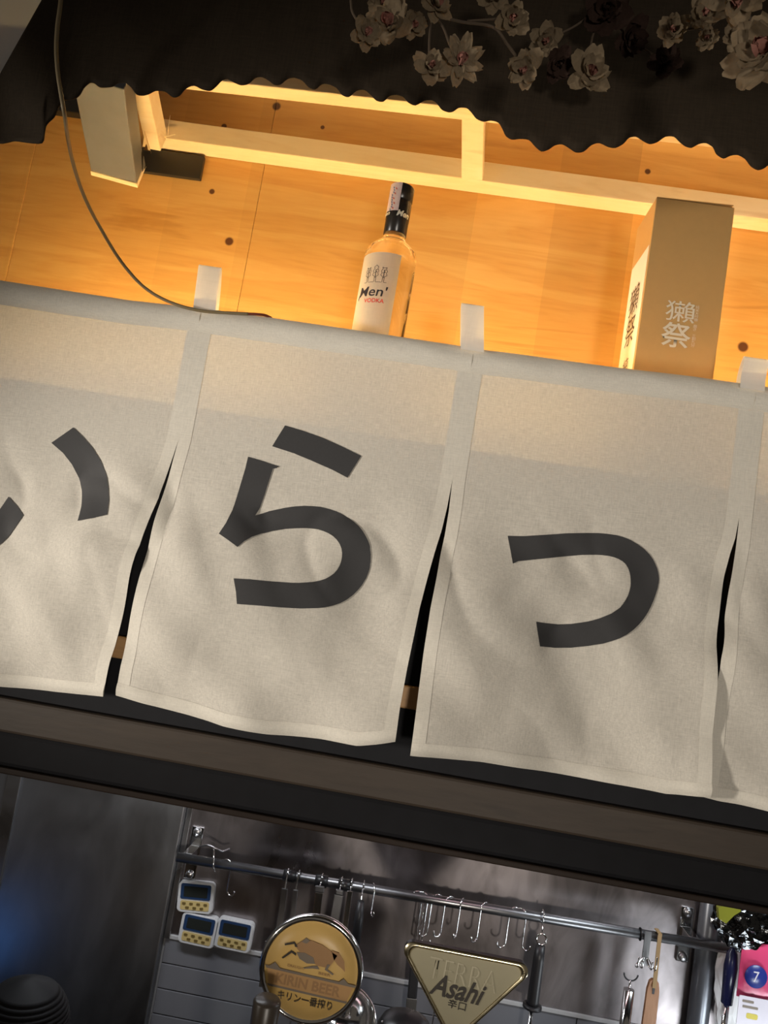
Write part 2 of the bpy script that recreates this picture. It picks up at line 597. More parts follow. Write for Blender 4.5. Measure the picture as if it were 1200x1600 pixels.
M['floor'] = simple('dark_floor', (0.06, 0.055, 0.05), 0.6, noise_amt=0.2, scale=5)
M['led'] = emit('warm_led', (1.0, 0.68, 0.28), 158.0)
M['fill_bar'] = emit('warm_fill_bar', (1.0, 0.64, 0.26), 32.0)
M['alu'] = steel('aluminium', (0.6, 0.6, 0.6), 0.4, 0.05, 20, bump=0)

# ------------------------------------------------------------------ flat lettering
DG = None


def text_mesh(body, bold=0.0, line=1.0):
    cu = bpy.data.curves.new('lettering', 'FONT')
    cu.body = body
    cu.size = 1.0
    cu.offset = bold
    cu.align_x = 'CENTER'
    cu.space_line = line
    cu.resolution_u = 4
    o = bpy.data.objects.new('lettering', cu)
    C.objects.link(o)
    dg = bpy.context.evaluated_depsgraph_get()
    me = bpy.data.meshes.new_from_object(o.evaluated_get(dg))
    bpy.data.objects.remove(o)
    xs = [v.co.x for v in me.vertices]
    ys = [v.co.y for v in me.vertices]
    if not xs:
        return me
    x0, x1, y0, y1 = min(xs), max(xs), min(ys), max(ys)
    for v in me.vertices:       # normalise to a unit box around 0
        v.co.x = (v.co.x - (x0 + x1) / 2) / (x1 - x0)
        v.co.y = (v.co.y - (y0 + y1) / 2) / max(1e-6, (y1 - y0))
        v.co.z = 0
    return me


def text(name, body, mat, fn, wid, hgt, parent, bold=0.0, shear=0.0, line=1.0):
    """fn(u, v) -> place of a point of the lettering"""
    me = text_mesh(body, bold, line)
    for v in me.vertices:
        u, vv = v.co.x * wid, v.co.y * hgt
        v.co = fn(u + shear * vv, vv)
    me.materials.clear()
    return link(name, me, mat, parent)


def flat(O, U, V, N, off):
    O, U, V, N = Vector(O), Vector(U), Vector(V), Vector(N)
    return lambda u, v: O + U * u + V * v + N * off


X, Yv, Z = Vector((1, 0, 0)), Vector((0, 1, 0)), Vector((0, 0, 1))
FRONT = -Yv

# =================================================================== SETTING
YW = 1.30          # plywood face
YN = 1.00          # curtain plane
YK = 1.75          # kitchen wall face
SH = at(420, 648, YN).z            # shelf top

structure(MB().box(-3, 3.5, -2.5, 1.9, -0.05, 0.0).build('floor', M['floor']))
wb = structure(MB().box(-2.2, 3.0, YW + 0.018, YW + 0.06, SH - 0.05, 3.2).build('wall_back', M['grey_wall']))
# plywood boards, side by side
seam = [at(-340, 330, YW).x, at(28, 350, YW).x, at(400, 330, YW).x, at(1230, 420, YW).x, at(1600, 420, YW).x]
ply_top = at(430, 60, YW).z
for i in range(4):
    MB().box(seam[i] + 0.0003, seam[i + 1] - 0.0003, YW + 0.0006 * (i % 2), YW + 0.0175, SH + 0.0005, ply_top if i else at(0, 150, YW).z, 0.0008).build('plywood_board', M['ply'], wb)

# shelf
sh = tag(MB().box(-1.6, 2.2, YN + 0.028, YW - 0.001, SH - 0.022, SH, 0.002).build('shelf', M['shelfwood']),
         'long wooden shelf behind the top of the white curtain', 'shelf')

# fascia under the shelf: charcoal board, batten, brown beam, black beam, thin edge
YF = 1.045


def zrow(px, py, Y):
    return at(px, py, Y).z


zb1, zb0 = zrow(640, 1072, YF - 0.01), zrow(640, 1108, YF - 0.01)
zc1, zc0 = zrow(600, 1189, YF - 0.012), zrow(600, 1252, YF - 0.012)
zd0 = zrow(600, 1306, YF)
ze0 = zrow(600, 1317, YF)
structure(MB().box(-1.6, 2.2, YF, YF + 0.03, zc1 - 0.005, SH - 0.0225).build('trim_1', M['fascia']))
structure(MB().box(-1.6, 2.2, YF - 0.012, YF - 0.0005, zb0, zb1, 0.002).build('trim_2', M['batten']))
structure(MB().box(-1.6, 2.2, YF - 0.014, YF + 0.04, zc0, zc1 - 0.0055, 0.004).build('trim_3', M['brown']))
structure(MB().box(-1.6, 2.2, YF - 0.004, YF + 0.045, zd0, zc0 - 0.0005, 0.006).build('trim_4', M['black_wood']))
structure(MB().box(-1.6, 2.2, YF - 0.006, YF + 0.05, ze0, zd0 - 0.0005, 0.002).build('trim_5', M['edge']))

# kitchen wall
zt = at(590, 1528, YK).z             # top of the tiles
xl = at(258, 1470, YK).x             # left end of splashback
wk = structure(MB().box(-2.2, 3.0, YK + 0.006, YK + 0.06, 0.0, SH - 0.03).build('wall_rear', M['grout']))
MB().box(xl, 2.4, YK, YK + 0.0055, zt + 0.008, SH - 0.04, 0.001).build('steel_sheet', M['sheet'], wk)
xs2 = at(14, 1260, YK - 0.03).x
MB().box(xs2 + 0.001, xl - 0.004, YK - 0.028, YK + 0.0055, 0.3, SH - 0.04, 0.003).build('steel_sheet', M['sheet_left'], wk)
MB().box(xs2 - 0.9, xs2 - 0.001, YK - 0.024, YK + 0.0055, 0.3, SH - 0.04, 0.003).build('steel_sheet', M['sheet_left'], wk)
MB().box(xs2 - 0.016, xs2 + 0.016, YK - 0.033, YK - 0.0285, 0.3, SH - 0.04, 0.002).build('joint_strip', M['brushed'], wk)
MB().box(xl - 0.0035, xl + 0.010, YK - 0.008, YK - 0.0005, zt, SH - 0.04, 0.002).build('edge_strip', M['brushed'], wk)
MB().box(xl, 2.4, YK - 0.004, YK + 0.004, zt - 0.001, zt + 0.0075, 0.001).build('caulk_line', M['caulk'], wk)
th, tw, gp = 0.0505, 0.298, 0.0022
tile_me = None
for r in range(7):
    z1 = zt - 0.002 - r * (th + gp)
    off = 0.0
    k = 0
    while True:
        x0 = xl + 0.001 - off + k * (tw + gp)
        x1 = min(x0 + tw, 2.3)
        x0 = max(x0, xl + 0.001)
        if x0 > 1.9:
            break
        MB().box(x0, x1, YK - 0.001, YK + 0.0058, z1 - th, z1, 0.0012).build('tile', M['tile'], wk)
        k += 1

# bar counter the taps stand on (below the frame)
tag(MB().box(-1.6, 2.2, 1.02, 1.36, 0.76, 0.80, 0.006).box(-1.6, 2.2, 1.06, 1.09, 0.0, 0.7595).build('bar_counter', M['counter']),
    'dark wooden bar counter carrying the beer taps', 'counter')

# LED bars lying on the shelf behind the curtain
def light_bar(x0, x1, label):
    t = thing('light_bar', ((x0 + x1) / 2, 1.10, SH), label, 'lamp', 'LED bars on the shelf')
    MB().box(x0, x1, 1.091, 1.109, SH + 0.0002, SH + 0.010, 0.001).build('housing', M['alu'], t)
    MB().box(x0 + 0.005, x1 - 0.005, 1.093, 1.107, SH + 0.0102, SH + 0.0135, 0.0012).build('diffuser', M['led'], t)
    return t


# ---- positions of bottle and box first (they split the bars)
YB = 1.085
bx = at(629, 296, YB).x
YX = 1.085
px0, px1 = at(985, 576, YX).x, at(1113, 591, YX).x
pxT0, pxT1 = at(1031, 302, YX).x, at(1150, 327, YX).x
box_x0, box_x1 = (px0 + pxT0) / 2, (px1 + pxT1) / 2
box_top = (at(1031, 302, YX).z + at(1150, 325, YX).z) / 2
light_bar(-0.68, bx - 0.06, 'warm LED bar on the shelf, left of the vodka bottle')
light_bar(bx + 0.06, box_x0 - 0.035, 'warm LED bar on the shelf, between bottle and gold carton')
light_bar(box_x1 + 0.035, 1.12, 'warm LED bar on the shelf, right of the gold carton')

# =================================================================== NOREN CURTAIN
def polyfn(pts):
    P = [at(x, y, YN) for x, y in pts]
    P = [Vector((p.x, p.z)) for p in P]
    d = [0.0]
    for a, b in zip(P, P[1:]):
        d.append(d[-1] + (b - a).length)

    def f(t):
        s = max(0, min(1, t)) * d[-1]
        for i in range(len(P) - 1):
            if s <= d[i + 1] or i == len(P) - 2:
                k = (s - d[i]) / max(1e-9, d[i + 1] - d[i])
                return P[i].lerp(P[i + 1], k)
    return f


E1a = [(318, 482), (280, 685), (258, 752), (236, 813), (219, 866), (205, 918), (188, 984), (175, 1032), (163, 1088)]
E1b = [(318, 482), (280, 685), (262, 752), (245, 813), (229, 875), (216, 927), (201, 988), (188, 1041), (180, 1087)]
E2a = [(740, 545), (707, 749), (698.6, 793), (690, 829), (679.6, 862), (669, 900), (656, 950), (637, 1040), (625, 1105), (618, 1156)]
E2b = [(740, 545), (707, 749), (701, 800), (695, 836), (688, 867), (682, 900), (672, 950), (662, 1015), (652, 1090), (641, 1173)]
E3a = [(1178, 602), (1155, 807), (1149, 841), (1142, 864), (1135, 900), (1126, 980), (1120, 1040), (1114, 1100), (1110, 1150), (1106, 1200), (1103, 1241)]
E3b = [(1178, 602), (1155, 807), (1151, 852), (1145, 900), (1133, 980), (1122, 1060), (1112, 1140), (1104, 1200), (1100, 1246)]
T0 = [(-92, 424), (0, 438), (200, 469), (318, 482)]
T1 = [(318, 482), (420, 496), (550, 515), (715, 540), (740, 545)]
T2 = [(740, 545), (800, 552), (960, 574), (1080, 588), (1178, 602)]
T3 = [(1178, 602), (1400, 632), (1620, 664)]
B0 = [(-262, 1030), (-100, 1060), (0, 1076), (80, 1083), (163, 1088)]
B1 = [(180, 1087), (225, 1100), (290, 1117), (350, 1134), (420, 1147), (500, 1155), (560, 1163), (590, 1160), (618, 1156)]
B2 = [(641, 1174), (670, 1177), (750, 1187), (825, 1202), (900, 1217), (975, 1229), (1040, 1240), (1103, 1241)]
B3 = [(1100, 1246), (1127, 1254), (1161, 1259), (1199, 1266), (1400, 1310), (1575, 1345)]
E0 = [(-92, 424), (-130, 620), (-190, 830), (-262, 1030)]
E4 = [(1620, 664), (1605, 860), (1575, 1345)]


class Panel:
    def __init__(self, top, bot, left, right, seed, off):
        self.T, self.B, self.L, self.Rr = polyfn(top), polyfn(bot), polyfn(left), polyfn(right)
        self.seed, self.off = seed, off
        self.ztop = (self.T(0).y + self.T(1).y) / 2
        self.zbot = (self.B(0).y + self.B(1).y) / 2

    def xz(self, s, t):
        T, B, L, Rr = self.T, self.B, self.L, self.Rr
        c = T(s) * (1 - t) + B(s) * t + L(t) * (1 - s) + Rr(t) * s
        c -= (T(0) * (1 - s) + T(1) * s) * (1 - t) + (B(0) * (1 - s) + B(1) * s) * t
        return c

    def y(self, x, z):
        """how far the cloth hangs out of its plane"""
        d = (self.ztop - z) / (self.ztop - self.zbot)
        r = max(0.0, min(1.0, (d - 0.30) / 0.42))
        r = r * r * (3 - 2 * r)
        q = Vector((x * 5.2 + self.seed * 7.1, z * 4.0 + self.seed * 3.3, self.seed))
        q2 = Vector((x * 12 + z * 6 + self.seed * 2.7, z * 11, self.seed * 5.0))
        q3 = Vector((x * 30 - z * 8, z * 26, self.seed * 9.0))
        mid = math.exp(-((d - 0.52) / 0.13) ** 2)
        y = 0.026 * r * noise.noise(q) + (0.0135 * r + 0.008 * mid * min(1.0, r * 3)) * noise.noise(q2) + (0.0007 * r + 0.0016 * mid * r) * noise.noise(q3)
        rid = (1 - abs(noise.noise(q2 * 0.8 + Vector((9, 4, 2))))) ** 5
        y += 0.0055 * rid * min(1.0, r * 2) * (0.35 + mid)
        return YN + y + self.off * r - 0.004 * r

    def p(self, s, t, lift=0.0):
        c = self.xz(s, t)
        return Vector((c.x, self.y(c.x, c.y) - lift, c.y))


nz_loc = at(640, 530, YN)
noren = thing('noren_curtain', (nz_loc.x, YN, at(640, 1160, YN).z),
              'white cloth shop curtain in slit panels with big dark Japanese letters', 'curtain')
panels = [Panel(T0, B0, E0, E1a, 1.3, -0.001), Panel(T1, B1, E1b, E2a, 2.9, 0.0), Panel(T2, B2, E2b, E3a, 4.4, -0.002), Panel(T3, B3, E3b, E4, 6.1, 0.005)]
plabel = ['left cloth panel with the letter い', 'cloth panel with the letter ら', 'cloth panel with the letter っ', 'right cloth panel cut off by the frame']
pobjs = []
for P, lab in zip(panels, plabel):
    W = (P.T(1) - P.T(0)).length
    H = (P.L(1) - P.L(0)).length
    po = MB().grid(lambda s, t: P.p(s, t), 72, 96).build('panel', M['noren'], noren, recalc=False)
    po['label'] = lab
    pobjs.append(po)
    hw = 0.0165 / W
    hb = 0.017 / H
    ts = 0.034 / H
    for a, b in ((0.0, hw), (1 - hw, 1.0)):
        MB().grid(lambda s, t: P.p(s, t, 0.0004), 3, 90, True, a, b, ts, 1.0).build('side_hem', M['hem'], po, recalc=False)
    MB().grid(lambda s, t: P.p(s, t, 0.0007 + 0.0026 * math.sin(math.pi * min(1, max(0, (t - 1 + hb) / hb)))), 60, 6, True, 0, 1, 1 - hb, 1.0).build('bottom_hem', M['hem'], po, recalc=False)

    def sleeve(s, v):
        c = P.xz(s, ts * v)
        k = math.sin(math.pi * min(1.0, v * 1.0))
        wr = 0.0016 * noise.noise(Vector((c.x * 22, v * 2.0, P.seed)))
        return Vector((c.x, P.y(c.x, c.y) - 0.0006 - 0.0085 * k ** 0.7 + wr * k, c.y))
    MB().grid(sleeve, 60, 10, True).build('rod_sleeve', M['hem'], po, recalc=False)

# rod in the sleeve
ra, rb = at(-92, 424, YN), at(1620, 664, YN)
zr = (at(300, 498, YN).z + at(1000, 596, YN).z) / 2
tag(MB().tube([(-0.78, YN - 0.0035, at(-40, 447, YN).z), (0.2, YN - 0.0035, at(640, 545, YN).z), (1.1, YN - 0.0035, at(1500, 664, YN).z)], 0.0032, 12).build('curtain_rod', M['alu']),
    'thin rod inside the top sleeve of the white curtain', 'rod')


# print: letters follow the cloth
def letter(name, P, po, polys):
    bm = bmesh.new()
    for poly in polys:
        vs = [bm.verts.new((c.x, 0, c.z)) for c in (at(x, y, YN) for x, y in poly)]
        bm.faces.new(vs)
    xs = [v.co.x for v in bm.verts]
    zs = [v.co.z for v in bm.verts]
    step = 0.007
    for lo, hi, nrm in ((min(xs), max(xs), (1, 0, 0)), (min(zs), max(zs), (0, 0, 1))):
        k = lo + step
        while k < hi:
            co = Vector(nrm) * k
            bmesh.ops.bisect_plane(bm, geom=bm.verts[:] + bm.edges[:] + bm.faces[:], plane_co=co, plane_no=nrm)
            k += step
    for v in bm.verts:
        v.co.y = P.y(v.co.x, v.co.z) - 0.0011
    bmesh.ops.triangulate(bm, faces=bm.faces[:])
    bmesh.ops.recalc_face_normals(bm, faces=bm.faces[:])
    me = bpy.data.meshes.new(name)
    bm.to_mesh(me)
    bm.free()
    for p in me.polygons:
        p.use_smooth = True
    o = link(name, me, M['ink'], po)
    return o


def zc(pts, ox, oy, k=4.0):
    return [(ox + x / k, oy + y / k) for x, y in pts]


ra_dash = zc([(502, 100), (620, 135), (740, 178), (860, 232), (978, 290), (892, 426), (800, 378), (680, 325), (560, 275), (422, 230)], 320, 640)
ra_main = zc([(272, 296), (350, 318), (430, 345), (465, 355), (450, 366), (428, 370), (405, 440), (375, 530), (345, 605), (313, 660), (400, 632), (500, 612), (560, 604), (620, 600), (670, 602), (720, 606), (770, 618), (820, 634), (862, 653), (900, 676), (932, 700), (960, 726), (985, 756), (1005, 790), (1020, 820), (1030, 850), (1036, 910), (1034, 950), (1028, 990), (1016, 1027), (1000, 1060), (978, 1096), (950, 1130), (917, 1162), (880, 1190), (842, 1210), (800, 1225), (750, 1236), (700, 1241), (600, 1243), (480, 1236), (350, 1224), (216, 1214), (212, 1140), (198, 1056), (300, 1062), (420, 1074), (540, 1082), (590, 1083), (640, 1080), (680, 1076), (720, 1068), (752, 1057), (780, 1042), (805, 1023), (825, 1000), (840, 973), (850, 945), (855, 920), (856, 895), (852, 866), (842, 840), (824, 813), (800, 790), (772, 772), (740, 758), (705, 747), (670, 741), (630, 738), (590, 738), (500, 743), (420, 757), (350, 775), (300, 796), (255, 826), (218, 862), (160, 820), (98, 778), (140, 710), (175, 630), (205, 540), (235, 440), (255, 370)], 320, 640)
tsu = zc([(94, 148), (200, 150), (330, 142), (460, 133), (600, 130), (660, 131), (720, 136), (772, 144), (820, 156), (867, 175), (910, 200), (950, 228), (985, 260), (1010, 291), (1030, 325), (1044, 357), (1052, 390), (1055, 415), (1054, 440), (1049, 475), (1040, 510), (1027, 550), (1010, 590), (987, 632), (960, 670), (927, 706), (890, 738), (846, 767), (800, 790), (750, 809), (700, 825), (600, 842), (500, 853), (400, 853), (298, 841), (286, 765), (275, 686), (340, 697), (420, 705), (500, 702), (600, 687), (640, 677), (680, 664), (750, 635), (805, 600), (827, 575), (845, 548), (859, 520), (868, 490), (874, 460), (874, 430), (872, 402), (866, 375), (855, 348), (840, 325), (817, 306), (790, 292), (760, 281), (730, 274), (690, 269), (650, 266), (560, 267), (460, 275), (340, 288), (230, 300), (160, 307), (125, 323), (112, 240)], 770, 800)
i_right = zc([(460, 112), (520, 170), (580, 240), (630, 320), (665, 410), (682, 490), (690, 570), (686, 660), (590, 682), (493, 697), (500, 600), (492, 500), (475, 420), (440, 340), (390, 270), (320, 207), (390, 160)], 0, 640)
i_left = zc([(16, 535), (70, 595), (121, 655), (80, 720), (40, 775), (-10, 830), (-60, 870), (-160, 905), (-260, 880), (-330, 800), (-370, 680), (-390, 520), (-400, 330), (-385, 150), (-210, 170), (-215, 330), (-205, 500), (-180, 640), (-150, 710), (-110, 700), (-50, 630)], 0, 640)
letter('letter', panels[0], pobjs[0], [i_right, i_left])
letter('letter', panels[1], pobjs[1], [ra_dash, ra_main])
letter('letter', panels[2], pobjs[2], [tsu])

# ribbon loops standing up from the seams
def loop(pts_front, wpx, bend=0.0):
    """px centre line from the sleeve up; ribbon folded over at its top"""
    (x0, y0), (x1, y1) = pts_front
    a, b = at(x0, y0, YN), at(x1, y1, YN)
    wid = wpx * YN / FPX
    path = []
    h = (b - a).length
    n = 12
    for i in range(n + 1):
        k = i / n
        p = a.lerp(b, k)
        p.y = YN - 0.011 + 0.008 * k - bend * k * k
        path.append(p)
    top = path[-1].copy()
    for i in range(1, 6):
        t = math.pi * i / 6
        path.append(top + Vector((0, 0.004 * (1 - math.cos(t)), 0.004 * math.sin(t))))
    for i in range(n + 1):
        k = i / n
        p = b.lerp(a, k)
        p.y = YN + 0.006 + 0.001 * math.sin(k * 5) - bend * (1 - k) ** 2
        path.append(p)
    up = (b - a).normalized()
    sd = X * wid / 2
    vs, fs = [], []
    for i, p in enumerate(path):
        vs += [p - sd, p + sd]
    fs = [(2 * i, 2 * i + 1, 2 * i + 3, 2 * i + 2) for i in range(len(path) - 1)]
    mb = MB()
    mb.add(vs, fs, True)
    return mb.build('ribbon_loop', M['tape'], noren, recalc=False)


loop([(322, 492), (328, 420)], 37)
loop([(737, 552), (738, 480)], 37)
loop([(1170, 612), (1175, 568)], 38, 0.012)

# =================================================================== BOTTLE
bottle = thing('vodka_bottle', (bx, YB, SH), 'clear vodka bottle with black cap standing on the shelf', 'bottle')
btop = at(629, 293, YB).z
pxm = (at(612, 380, YB) - at(629, 293, YB)).length / ((17 ** 2 + 87 ** 2) ** 0.5)   # metres per pixel along the axis
rb_ = 0.0383
rc = 0.0176
z = lambda d: btop - d * pxm       # d pixels below the cap top


def lz(prof):
    return [(r, zz - SH) for r, zz in prof]


body = [(0.0, SH + 0.004), (0.030, SH + 0.0008), (rb_ - 0.003, SH + 0.001), (rb_, SH + 0.006), (rb_, z(118)), (rb_ + 0.0003, z(113)), (rb_ - 0.0004, z(109)),
        (rb_ - 0.002, z(104)), (rb_ - 0.0048, z(99.5)), (rb_ - 0.0085, z(95.5)), (0.0255, z(92)), (0.0215, z(89.5)), (0.0190, z(86.5)), (0.0165, z(82)), (0.0158, z(78)), (0.0155, z(74)), (0.0155, z(20)), (0.0, z(20))]
MB().lathe(lz(body), (bx, YB, SH), 64).build('glass_body', M['bottle'], bottle)
cap = [(0.0166, z(77)), (rc - 0.0004, z(76.5)), (rc - 0.0004, z(55)), (rc, z(54)), (rc, z(28)), (rc - 0.0008, z(27)), (rc - 0.0008, z(23.5)), (rc + 0.0003, z(22.5)), (rc + 0.0003, z(3)), (rc - 0.001, z(1)), (rc - 0.003, z(0)), (0.0, z(0))]
capo = MB().lathe(lz(cap), (bx, YB, SH), 48).build('cap', M['cap'], bottle)


def on_cyl(r, ang0, zz):
    """u along the rim to the right, v up; ang0 is the bearing of u=0 seen from above (-90 = towards the room)"""
    def f(u, v):
        a = R(ang0) + u / r
        return Vector((bx + r * math.cos(a), YB + r * math.sin(a), zz + v))
    return f


def cyl_patch(r, a0, a1, z0, z1, n=24):
    return MB().grid(lambda s, t: Vector((bx + r * math.cos(R(a0 + (a1 - a0) * s)), YB + r * math.sin(R(a0 + (a1 - a0) * s)), z1 + (z0 - z1) * t)), n, 8)


lab = cyl_patch(rb_ + 0.0004, -182, -62, SH + 0.03, z(121)).build('label', M['bottle_label'], bottle, recalc=False)
lab['label'] = 'frosted label with three trees and lettering'
rl = rb_ + 0.0008
ac = -113.0
text('label_print', "Men'", M['label_black'], on_cyl(rl, ac, z(180)), 0.044, 0.0150, lab, 0.012, 0.14)
text('label_print', 'VODKA', M['label_red'], on_cyl(rl, ac + 7, z(194)), 0.031, 0.0062, lab, 0.02)
# swash of the M
sw = on_cyl(rl, ac, z(180))
mb = MB()
pts = [(-0.0205, -0.002), (-0.0228, -0.005), (-0.0243, -0.0085), (-0.0248, -0.0120)]
wd = [0.0012, 0.0014, 0.0014, 0.0008]
mb.add([sw(u - q, v) for (u, v), q in zip(pts, wd)] + [sw(u + q, v) for (u, v), q in zip(pts, wd)], [(i, i + 1, 5 + i, 4 + i) for i in range(3)])
mb.build('label_print', M['label_black'], lab)
# three line-drawn trees
tf = on_cyl(rl, ac + 2, z(152))
for tx, hh in ((-0.0125, 0.019), (0.0, 0.024), (0.0125, 0.020)):
    mb = MB()
    out = [(-0.0012, -0.014), (-0.0012, -0.006), (-0.0046, -0.004), (-0.0030, 0.000), (-0.0046, 0.002), (-0.0022, 0.006), (-0.0034, 0.008), (0.0, hh - 0.013), (0.0034, 0.008), (0.0022, 0.006), (0.0046, 0.002), (0.0030, 0.000), (0.0046, -0.004), (0.0012, -0.006), (0.0012, -0.014)]
    for (a, b), (c, d) in zip(out, out[1:]):
        L = math.hypot(c - a, d - b)
        nx, ny = -(d - b) / L * 0.00035, (c - a) / L * 0.00035
        q = [(a + nx, b + ny), (a - nx, b - ny), (c - nx, d - ny), (c + nx, d + ny)]
        mb.add([tf(tx + u, v) for u, v in q], [(0, 1, 2, 3)])
    for a, b, c, d in ((0, -0.008, 0, 0.004), (-0.002, -0.001, 0.0018, 0.001), (-0.001, 0.003, 0.0022, 0.004)):
        q = [(a - 0.0005, b), (a + 0.0005, b), (c + 0.0005, d), (c - 0.0005, d + 0.0008)]
        mb.add([tf(tx + u, v) for u, v in q], [(0, 1, 2, 3)])
    mb.build('tree_print', M['label_black'], lab)
MB().add([tf(u, v) for u, v in ((-0.018, -0.0145), (-0.006, -0.0145), (0.006, -0.0145), (0.018, -0.0145), (-0.018, -0.0139), (-0.006, -0.0139), (0.006, -0.0139), (0.018, -0.0139))], [(0, 1, 5, 4), (1, 2, 6, 5), (2, 3, 7, 6)]).build('label_print', M['label_black'], lab)
# tax stamp over the cap and print on the sleeve
st = cyl_patch(rc + 0.0008, -158, -88, z(46), z(2)).build('tax_stamp', M['stamp'], capo, recalc=False)
sf = on_cyl(rc + 0.0011, -116, z(24))
for i, mt in ((0, 'stamp_blue'), (1, 'stamp_red'), (2, 'stamp_blue')):
    mb = MB()
    for j in range(5):
        u0, v0 = -0.004 + 0.0035 * (i % 2) + 0.0012 * math.sin(j * 2.1 + i), 0.016 - j * 0.0075 - i * 0.002
        mb.add([sf(u0 - 0.0010, v0), sf(u0 + 0.0018, v0 - 0.0016), sf(u0 + 0.0022, v0 - 0.0042), sf(u0 - 0.0004, v0 - 0.0030)], [(0, 1, 2, 3)])
    mb.build('stamp_print', M[mt], st)
text('cap_print', 'Men', M['cap_print'], on_cyl(rc + 0.0008, -58, z(49)), 0.020, 0.0095, capo, 0.03, 0.25)
text('cap_print', 'Men', M['cap_print'], on_cyl(rc + 0.0008, -152, z(49)), 0.016, 0.006, capo, 0.02, 0.25)

# =================================================================== GOLD CARTON
YXB = YX + 0.098
box = thing('gift_carton', ((box_x0 + box_x1) / 2, (YX + YXB) / 2, SH), 'tall gold sake gift carton with white brush lettering on the shelf', 'box')
MB().box(box_x0, box_x1, YX, YXB, SH + 0.0005, box_top - 0.003, 0.0012).build('carton_body', M['box_gold'], box)
# lid flap standing slightly open at the top
fl = MB()
fl.add([(box_x0 + 0.001, YX + 0.001, box_top - 0.0028), (box_x1 - 0.002, YX + 0.001, box_top - 0.0002), (box_x1 - 0.002, YXB - 0.001, box_top - 0.0002), (box_x0 + 0.001, YXB - 0.001, box_top - 0.0028),
        (box_x0 + 0.001, YX + 0.001, box_top - 0.0018), (box_x1 - 0.002, YX + 0.001, box_top + 0.0012), (box_x1 - 0.002, YXB - 0.001, box_top + 0.0012), (box_x0 + 0.001, YXB - 0.001, box_top - 0.0018)],
       [(0, 3, 2, 1), (4, 5, 6, 7), (0, 1, 5, 4), (1, 2, 6, 5), (2, 3, 7, 6), (3, 0, 4, 7)])
fl.build('lid_flap', M['box_gold'], box)
bw = box_x1 - box_x0
ctr = at(1063, 485, YX)
text('carton_print', '獺', M['box_white'], flat(at(1063, 487, YX), X, Z, FRONT, 0.0006), 0.042, 0.031, box, 0.003)
text('carton_print', '祭', M['box_white'], flat(at(1056, 524, YX), X, Z, FRONT, 0.0006), 0.042, 0.037, box, 0.012)
text('carton_print', '純\n米\n大\n吟\n醸\n\n磨\nき\n\n三\n割\n九\n分', M['box_white'], flat(at(1086, 510, YX), X, Z, FRONT, 0.0006), 0.0055, 0.062, box, 0.0, 0, 0.9)
# paper label on the left side
lw0, lw1 = YX + 0.004, YXB - 0.006
lt = box_top - 0.075
lb = MB().box(box_x0 - 0.0006, box_x0 - 0.0001, lw0, lw1, SH + 0.02, lt).build('paper_label', M['box_label'], box)
LO = Vector((box_x0, (lw0 + lw1) / 2, (SH + lt) / 2))
text('label_print', '獺\n祭', M['box_ink'], flat(LO + Z * 0.085, FRONT, Z, -X, 0.001), 0.050, 0.095, lb, 0.0)
text('label_print', '純\n米\n大\n吟\n醸', M['box_ink'], flat(LO - Z * 0.04, FRONT, Z, -X, 0.001), 0.030, 0.115, lb, 0.0)

# =================================================================== AWNING FRAME
YR = 1.258
r0, r1 = at(330, 246, YR), at(1000, 331, YR)       # lower edge of the rail front
zrl = (at(330, 228, YR).z + at(1000, 314, YR).z) / 2
zrh = (at(330, 200, YR).z + at(1000, 280, YR).z) / 2
YA = 0.72
awning = thing('awning', (0.2, YA, at(600, 150, YA).z), 'black cloth awning with a scalloped hem hanging over the shelf', 'awning')
frame = awning
xr0 = at(226, 230, YR).x
MB().box(xr0, 2.2, YR, YW - 0.0005, zrl, zrh, 0.0015).build('bottom_rail', M['pine'], frame)
YT = 1.12
zt1 = (at(405, 130, YT).z + at(705, 166, YT).z) / 2
ta, tb_ = at(250, 117, YT), at(1060, 206, YT)
tdir = (tb_ - ta) / (tb_.x - ta.x)
MB().beam(ta - tdir * 0.12 + Vector((0, 0.015, 0.025)), tb_ + tdir * 0.9 + Vector((0, 0.015, 0.025)), 0.05, 0.03, Z, 0.0015).build('top_rail', M['pine'], frame)
zt1 = max(ta.z, tb_.z + tdir.z * 0.5) + 0.004
zl = at(600, 30, 1.235).z
tl = thing('light_bar', (0.4, 1.235, zl), 'added warm fill bar above the plywood, behind the black awning', 'lamp')  # unseen bar added to brighten the plywood above the rail
MB().box(-0.46, 1.5, 1.228, 1.242, zl, zl + 0.012, 0.001).build('housing', M['alu'], tl)
MB().box(-0.455, 1.495, 1.229, 1.241, zl - 0.0036, zl - 0.0002, 0.001).build('diffuser', M['fill_bar'], tl)
# rafters from the bottom rail forward and up
ja = at(739, 270, YR - 0.004)
jb = at(741, 140, 1.13)
MB().beam(ja + (ja - jb).normalized() * 0.004, jb, 0.036, 0.03, X, 0.0012).build('rafter', M['pine'], frame)
ja = at(245, 222, YR - 0.002)
jb = at(221, 110, 1.13)
MB().beam(ja, jb, 0.026, 0.04, X, 0.0012).build('rafter', M['pine'], frame)
ja = at(1500, 345, YR - 0.004)
MB().beam(ja, at(1515, 240, 1.13), 0.036, 0.03, X, 0.0012).build('rafter', M['pine'], frame)
# splinters by the corner
for (a, b, c, d) in ((262, 213, 266, 180), (258, 212, 262, 190), (250, 216, 274, 210)):
    MB().tube([at(a, b, YR - 0.003), at((a + c) / 2 - 1, (b + d) / 2, YR - 0.008), at(c, d, YR - 0.006)], [0.0014, 0.0009, 0.0004], 6).build('splinter', M['pine'], frame)

